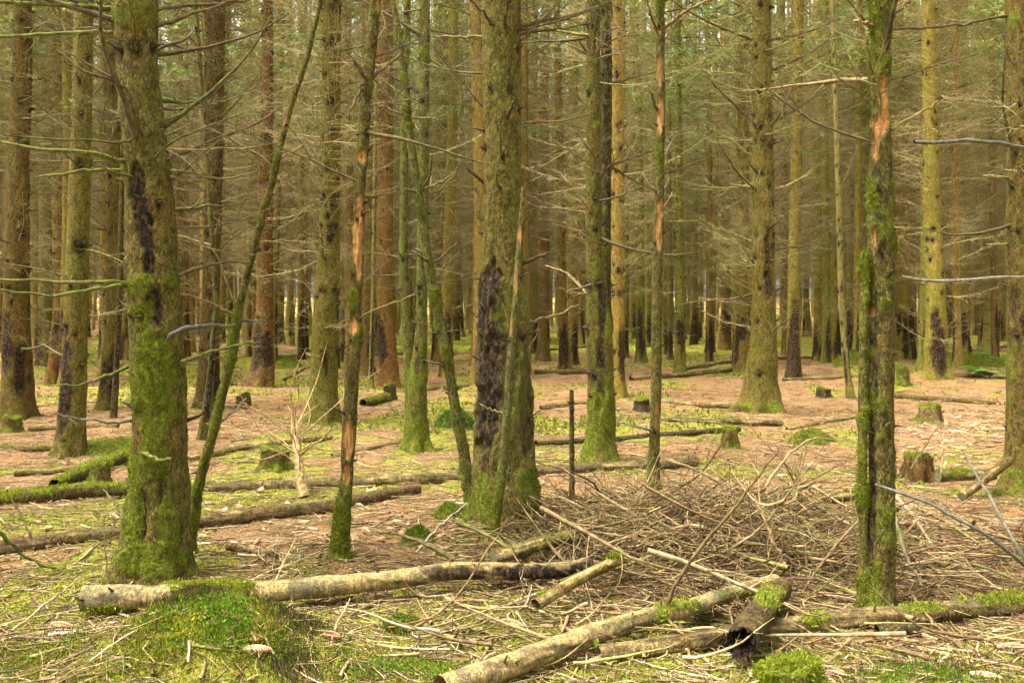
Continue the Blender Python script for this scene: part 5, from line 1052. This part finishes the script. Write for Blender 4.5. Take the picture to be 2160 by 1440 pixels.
stick("brown stick reaching sideways beside the twin stems", [(1912, 1168, 5.5), (1960, 1155, 5.6), (2010, 1143, 5.7)], .009, (.2, .13, .06), 710, 0)
stick("thin stick fallen over the patchy lichen-spotted log", [(1925, 1255, 5.2), (1950, 1295, 4.95), (1990, 1335, 4.75), (2045, 1378, 4.55)], .009, (.16, .12, .06), 711, 1)
stick("moss-wrapped branch lying along the patchy log", [(1675, 1345, 4.9), (1720, 1325, 4.95), (1775, 1298, 5.0)], .010, (.16, .2, .025), 712, 6, twl=.12)
stick("yellowish stick standing at the bottom beside the rotten log", [(1432, 1345, 4.6), (1460, 1390, 4.4), (1495, 1440, 4.25)], .009, (.30, .19, .07), 713, 0)
stick("long mossy branch crossing under the slanting log", [(1020, 1268, 5.2), (1060, 1330, 4.9), (1095, 1400, 4.6), (1130, 1448, 4.3)], .010, (.15, .15, .04), 714, 3)
stick("bent mossy twig hanging from the sawn log's dark end", [(1075, 1195, 5.7), (1105, 1220, 5.6), (1125, 1252, 5.5), (1140, 1280, 5.4)], .011, (.17, .19, .035), 715, 1)
stick("thin upright dead shoot before the large mossy spruce's foot", [(228, 1225, 5.4), (222, 1150, 5.45), (218, 1085, 5.5)], .005, (.14, .1, .05), 716, 3)
stick("dark stick leaning on the log at the large mossy spruce", [(75, 1150, 5.9), (50, 1100, 5.95), (25, 1050, 6.0)], .009, (.10, .075, .05), 717, 1)
stick("short dark stick leaning against the large mossy spruce", [(258, 1095, 5.6), (240, 1060, 5.7), (218, 1030, 5.8)], .009, (.12, .11, .06), 718, 1)
stick("two-pronged grey stick in the brush before the patchy log", [(1690, 1290, 5.2), (1720, 1250, 5.4), (1700, 1180, 5.6)], .008, (.15, .1, .06), 719, 2)
stick("long thin brown shoot in front of the cone-strewn floor", [(1985, 1000, 7.0), (1990, 930, 7.1), (1998, 860, 7.3)], .006, (.30, .22, .12), 720, 0)
stick("dark bent shoot in front of the torn reddish stump", [(1920, 990, 6.6), (1960, 930, 6.8), (1982, 890, 6.9)], .007, (.11, .08, .04), 721, 1)

# ------------------------------------------------------------------ brush pile and scattered branches (the largest ones singly)
RS = np.random.default_rng(404)
def lay(name, mesh, x, y, z, yaw, pitch, roll, s, color, label, group, cat="branch"):
    o = new_obj(name, mesh, None, loc=(x, y, z), rot=(roll, -pitch, yaw), scl=(s, s, s), color=color, label=label, category=cat, group=group)
    LAID.append((o, x + math.cos(yaw) * s * .5, y + math.sin(yaw) * s * .5, "long" if s > .85 else "medium" if s > .6 else "short"))
LAID, CONED = [], []
STICKC = [(.38, .28, .15), (.28, .20, .10), (.46, .36, .21), (.2, .135, .07), (.25, .23, .075), (.40, .28, .15)]
FLATB = [gen_branch(RS, 1.0, RS.uniform(.008, .014), .02, .05, int(RS.integers(4, 10)), .8, 5, .35, .5).mesh("fallen_branch", [M_STICK]) for _ in range(10)]
pile = flat(1480, 1165)
for k in range(190):
    x = pile[0] + RS.normal(.1, .85); y = pile[1] + RS.normal(-.1, .62)
    if (RS.random() < .25): x = RS.uniform(1.5, 3.0); y = RS.uniform(5.3, 7.5)
    hh = .30 * math.exp(-((x - pile[0]) / .8) ** 2 - ((y - pile[1]) / .6) ** 2)
    s = RS.uniform(.45, 1.25); yaw = RS.uniform(0, 6.28); pit = RS.normal(0.05, .22)
    x0, y0 = x - math.cos(yaw) * s * .5, y - math.sin(yaw) * s * .5
    z = float(hgt(x0, y0)) + .015 + RS.uniform(0, 1) * hh + max(0, -pit) * s
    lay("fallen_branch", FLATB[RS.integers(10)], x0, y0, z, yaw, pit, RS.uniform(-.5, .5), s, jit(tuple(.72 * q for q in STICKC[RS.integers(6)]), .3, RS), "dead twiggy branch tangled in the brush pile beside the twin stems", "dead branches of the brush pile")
for k in range(105):
    y = 3.9 + 9 * RS.random() ** 1.4; x = RS.uniform(-.54, .54) * y
    if abs(x + 1.46) < .5 and y < 5.1: continue
    s = RS.uniform(.3, .95); yaw = RS.uniform(0, 6.28); c = jit(STICKC[RS.integers(6)], .25, RS)
    x1, y1 = x + math.cos(yaw) * s, y + math.sin(yaw) * s; z0, z1 = float(hgt(x, y)), float(hgt(x1, y1))
    lay("fallen_branch", FLATB[RS.integers(10)], x, y, z0 + .012, yaw, math.atan2(z1 - z0, s) + RS.normal(.01, .04), RS.uniform(-.25, .25), s, c, "loose dead branch lying on the open needle litter", "dead branches strewn on the litter")

THICK = [gen_branch(RS, 1.0, RS.uniform(.016, .026), .02, .03, int(RS.integers(1, 4)), .5, 7, .22, .3).mesh("fallen_branch", [M_STICK]) for _ in range(6)]
for k in range(64):
    if k < 44: a = g(RS.uniform(760, 1330), RS.uniform(1235, 1425))
    else: a = g(RS.uniform(1330, 2150), RS.uniform(1120, 1420))
    s = RS.uniform(.22, .62); yaw = RS.choice([RS.normal(-.5, .4), RS.normal(.6, .5), RS.uniform(0, 3.1)]) + (math.pi if RS.random() < .5 else 0); x1, y1 = a[0] + math.cos(yaw) * s, a[1] + math.sin(yaw) * s
    lay("fallen_branch", THICK[RS.integers(6)], a[0], a[1], a[2] + .012 + RS.uniform(0, .03), yaw, math.atan2(float(hgt(x1, y1)) - a[2], s) + RS.normal(.03, .06), RS.uniform(0, 6), s, jit([(.33, .24, .125), (.25, .17, .085), (.42, .33, .19), (.17, .115, .06), (.24, .22, .07)][RS.integers(5)], .25, RS), "loose stick", "broken sticks on the litter in front")
MARKS = [(330, 1200, "the large mossy spruce's foot"), (1060, 1100, "the massive middle spruce's foot"), (1850, 1285, "the twin mossy stems"), (715, 1180, "the thin orange-streaked stem"), (1265, 980, "the dark forked spruce"), (1605, 870, "the tall olive spruce"), (690, 895, "the knot-dotted olive spruce"), (880, 950, "the green mossy-skirted spruce"), (1385, 1045, "the orange-streaked dead stem"), (2145, 1040, "the cut-off rough spruce"), (1960, 890, "the moss-capped stump"),
         (1541, 946, "the small square-cut stump"), (211, 1025, "the grey mossy stump"), (440, 1340, "the big foreground hummock"), (700, 1240, "the long sawn log"), (1050, 1410, "the slanting log's low end"), (1500, 1270, "the slanting log's high end"), (1780, 1310, "the patchy lichen-spotted log"), (2080, 1290, "the patchy log's far end"), (1560, 1360, "the rotten log"), (640, 1040, "the pale fallen treetop"), (160, 960, "the olive mossy-footed spruce"), (30, 885, "the brown-based edge spruce"), (1205, 1065, "the broken-off pole"), (1938, 1010, "the torn reddish stump"), (1710, 930, "the moss dome"), (120, 1130, "the bark-covered log"), (880, 1140, "the small dark moss clump"), (1000, 1290, "the sawn log's dark end"), (1250, 1220, "the short pale log"), (2000, 1420, "the bottom corner moss")]
MARKW = [(*g(a, b)[:2], w) for a, b, w in MARKS]
def near_mark(x, y): return min(MARKW, key=lambda m: (m[0] - x) ** 2 + (m[1] - y) ** 2)
def tone(c): l = .3 * c[0] + .6 * c[1] + .1 * c[2]; return "bleached" if l > .33 else "straw-pale" if l > .25 else "tan" if l > .19 else "brown" if l > .13 else "dark"
def relabel(objs, kind):
    seen = defaultdict(list)
    for o, x, y, sz in objs:
        m = near_mark(x, y); side = ("behind" if y > m[1] + .35 else "before") if abs(y - m[1]) > .35 else ("right of" if x > m[0] else "left of")
        seen[f"{sz} {tone(o.color[:3])} {kind} {side} {m[2]}"].append((x, o))
    for k, L in seen.items():
        L.sort(key=lambda t: t[0])
        for i, (_, o) in enumerate(L): o["label"] = k if len(L) == 1 else f"{ORD[min(i, 19)]} from left, {k}"
# spruce cones
def cone_mesh(seed, open_):
    rng = np.random.default_rng(seed); n, sd = 22, 14; t = np.linspace(0, 1, n); prof = np.sin(np.pi * np.clip(t * .93 + .05, 0, 1)) ** .6
    prof[-1] = .08; prof[0] = .15
    i, j = np.meshgrid(np.arange(n), np.arange(sd), indexing='ij'); th = (j + .5 * (i % 2)) * 2 * math.pi / sd
    R = .0155 * prof[:, None] * (1 + open_ * ((i + j) % 2 - .35) + 0 * th)
    L = .115
    X = L * (t[:, None] - .5) + open_ * .006 * ((i + j) % 2); V = np.stack([X, R * np.cos(th), R * np.sin(th)], -1).reshape(-1, 3)
    V[:, 2] += .004 * np.sin(V[:, 0] * 20)
    a = np.arange(n - 1)[:, None]; b = np.arange(sd)[None, :]; bn = (b + 1) % sd
    q = np.stack([a * sd + b, a * sd + bn, (a + 1) * sd + bn, (a + 1) * sd + b], -1).reshape(-1, 4)
    return mesh_np("spruce_cone", V, q, None, None, [M_CONE], None, False)
CONES = [cone_mesh(i, .16 + .1 * i) for i in range(3)]
RC = np.random.default_rng(88)
def cone(x, y, label, group, s=None, c=None):
    s = s or RC.uniform(.75, 1.15); z = float(hgt(x, y)) + .013 * s
    o = new_obj("spruce_cone", CONES[RC.integers(3)], None, loc=(x, y, z), rot=(RC.uniform(0, 6.28), RC.normal(0, .12), RC.uniform(0, 6.28)), scl=(s, s, s), color=jit(c or [(.45, .295, .175), (.38, .24, .14), (.54, .38, .24), (.28, .17, .10)][RC.integers(4)], .15, RC), label=label, category="cone", group=group)
    if group: CONED.append((o, x, y, "large" if s > 1.02 else "medium" if s > .88 else "small"))
for k in range(170):
    a = g(RC.normal(2010, 80), float(np.clip(RC.normal(915, 38), 840, 1010)))
    cone(a[0], a[1], "spruce cone in the dense scatter round the moss-capped stump", "cones scattered round the moss-capped stump")
for k in range(34):
    a = g(RC.normal(1660, 90), float(np.clip(RC.normal(960, 40), 850, 1040))); cone(a[0], a[1], "spruce cone on litter behind the brush pile", "cones behind the brush pile")
for k in range(40):
    a = g(RC.uniform(420, 960), RC.uniform(1030, 1150)); cone(a[0], a[1], "spruce cone on the litter left of the massive middle spruce", "cones left of the massive spruce")
for k in range(26):
    a = g(RC.uniform(0, 420), RC.uniform(930, 1160)); cone(a[0], a[1], "spruce cone lying near the large mossy spruce", "cones near the large mossy spruce")
for (px, py, lb) in [(540, 1382, "long pale cone on the side of the big hummock"), (130, 1325, "pale cone beside the sawn log's cut end"), (1750, 1420, "big pinkish cone below the patchy lichen-spotted log"), (2080, 1432, "pale cone at the bottom corner in moss"), (920, 1160, "open cone standing by the small dark moss clump"), (1225, 1385, "open cone tucked under the slanting log"), (1400, 1130, "pale cone caught upright in the brush"),
                     (1080, 1320, "slim pale cone in the sticks above the slanting log"), (2130, 1370, "reddish cone at the edge before the patchy log"), (690, 1345, "cone by the pale thin leaning stick"), (1262, 1400, "darker cone next to the open one under the slanting log"), (1540, 1120, "small cone on top of the brush pile")]:
    a = g(px, py); cone(a[0], a[1], lb, None, 1.15, (.42, .26, .15)); o_ = col.objects[-1]; o_.rotation_euler = (0, .1, RC.uniform(-.7, .7))
relabel([t for t in LAID if "brush pile" in t[0]["group"]], "brush-pile branch"); relabel([t for t in LAID if "strewn" in t[0]["group"]], "loose branch"); relabel([t for t in LAID if "broken sticks" in t[0]["group"]], "thick broken stick"); relabel(CONED, "cone")
# standing cones on the hummock lie on its surface
for o in [o for o in col.objects if o.name.startswith("spruce_cone") and o.get("label", "").endswith("big hummock")]: o.location.z += .012

# ------------------------------------------------------------------ uncountable litter: twigs, needles, ground moss
def scatter(n, rng, dmin, dmax, p=1.0, wide=.56):
    y = dmin * (dmax / dmin) ** (rng.random(n) ** p); return rng.uniform(-1, 1, n) * (wide * y + .25), y
def litter(name, label, n, dmin, dmax, Lr, rr, cols, seed, lift=.01, npt=4, curve=.25, pile_n=0, keep=None, p=1.0, pitch=.06):
    rng = np.random.default_rng(seed); x, y = scatter(n, rng, dmin, dmax, p)
    if keep is not None:
        k = rng.random(n) < keep(x, y); x, y = x[k], y[k]
    hh = np.zeros(len(x))
    if pile_n:
        px_, py_ = pile[0] + rng.normal(.15, .95, pile_n), pile[1] + rng.normal(-.1, .66, pile_n)
        x = np.concatenate([x, px_]); y = np.concatenate([y, py_]); hh = np.concatenate([hh, np.full(pile_n, 1.)])
    hh = hh * .30 * np.exp(-((x - pile[0]) / 1.1) ** 2 - ((y - pile[1]) / .8) ** 2) * rng.random(len(x))
    m = len(x); L = Lr[0] * (Lr[1] / Lr[0]) ** rng.random(m); a = rng.uniform(0, 6.28, m); ca = rng.normal(0, curve, m) * 2
    t = np.linspace(-.5, .5, npt); ang = a[:, None] + ca[:, None] * t
    X = x[:, None] + L[:, None] * t * np.cos(ang); Y = y[:, None] + L[:, None] * t * np.sin(ang)
    Z = hgt(X, Y); Z = .5 * Z + .5 * Z.mean(1, keepdims=True) + rng.uniform(0, lift, m)[:, None] + hh[:, None] + (rng.normal(0, pitch, m) * (1 + 3 * (hh > .05)))[:, None] * L[:, None] * t + .003
    Z = np.maximum(Z, hgt(X, Y) - .004)
    r = rr[0] * (rr[1] / rr[0]) ** rng.random(m)
    v, q = tubes(np.stack([X, Y, Z], -1), r[:, None] * np.linspace(1, .45, npt), 3)
    c = np.array(cols)[rng.integers(len(cols), size=m)] * rng.uniform(.7, 1.3, (m, 1))
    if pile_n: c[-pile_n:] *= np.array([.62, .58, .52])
    new_obj(name, mesh_np(name, v, q, None, {'col': vcol(m, npt, 3, c)}, [M_TWIG]), kind="stuff", label=label, category="litter")
litter("twig_litter", "thin dead twigs littering the whole forest floor", 27000, 3.6, 36, (.06, .5), (.0015, .0055), [(.29, .205, .105), (.22, .15, .072), (.16, .10, .05), (.41, .315, .18), (.10, .066, .033), (.19, .175, .05)], 801, .025, 5, .35, 2500, p=.85)
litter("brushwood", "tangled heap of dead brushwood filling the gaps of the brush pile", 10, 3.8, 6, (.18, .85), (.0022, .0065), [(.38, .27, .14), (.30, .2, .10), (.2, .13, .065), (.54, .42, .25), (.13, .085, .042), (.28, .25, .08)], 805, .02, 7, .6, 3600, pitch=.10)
litter("needle_litter", "brown spruce needles and bark scraps covering the soil", 46000, 3.6, 13, (.015, .06), (.0010, .0022), [(.42, .245, .12), (.33, .18, .085), (.5, .33, .18), (.15, .085, .04), (.36, .25, .12)], 802, .008, 3, .2, keep=lambda x, y: 1 - .75 * mossmask(x, y))
litter("stick_litter", "thicker broken sticks lying about among the needles", 3400, 3.8, 30, (.10, .6), (.004, .013), [(.33, .24, .12), (.25, .165, .085), (.44, .34, .2), (.14, .09, .05), (.22, .21, .06)], 803, .01, 5, .15, 240)
litter("bark_chip_litter", "pale bark chips and broken twig ends strewn farther back", 15000, 7.5, 30, (.04, .16), (.003, .007), [(.40, .26, .15), (.33, .2, .11), (.50, .35, .21), (.18, .11, .06), (.30, .22, .11)], 804, .01, 3, .2, keep=lambda x, y: 1 - .7 * mossmask(x, y), p=.8)
def ground_moss(name, label, n, dmin, dmax, ln, wd, seed):
    rng = np.random.default_rng(seed); x, y = scatter(n, rng, dmin, dmax, 1.0); mm = mossmask(x, y)
    k = rng.random(n) < np.clip(mm * 1.1 - .05, .015, 1); x, y = x[k], y[k]; tone = n2(x, y, .3, 3, 55)
    P = np.stack([x, y, hgt(x, y)], -1); v, t, c = blades(P, np.tile([0, 0, 1.], (len(x), 1)), rng, ln, wd, (.09, .105, .012), (.33, .345, .045), .0, 3)
    c = c * (np.repeat(tone, 9)[:, None] * 1.0 + .5) * np.array([1, 1, 1.])
    new_obj(name, mesh_np(name, v, None, t, {'col': c}, [M_MOSS], None, False), kind="stuff", label=label, category="moss")
ground_moss("ground_moss", "yellow green moss carpeting patches of the forest floor", 90000, 3.6, 12, .017, .0034, 811)
ground_moss("distant_ground_moss", "moss carpet far back between the trunks", 26000, 12, 45, .05, .012, 812)
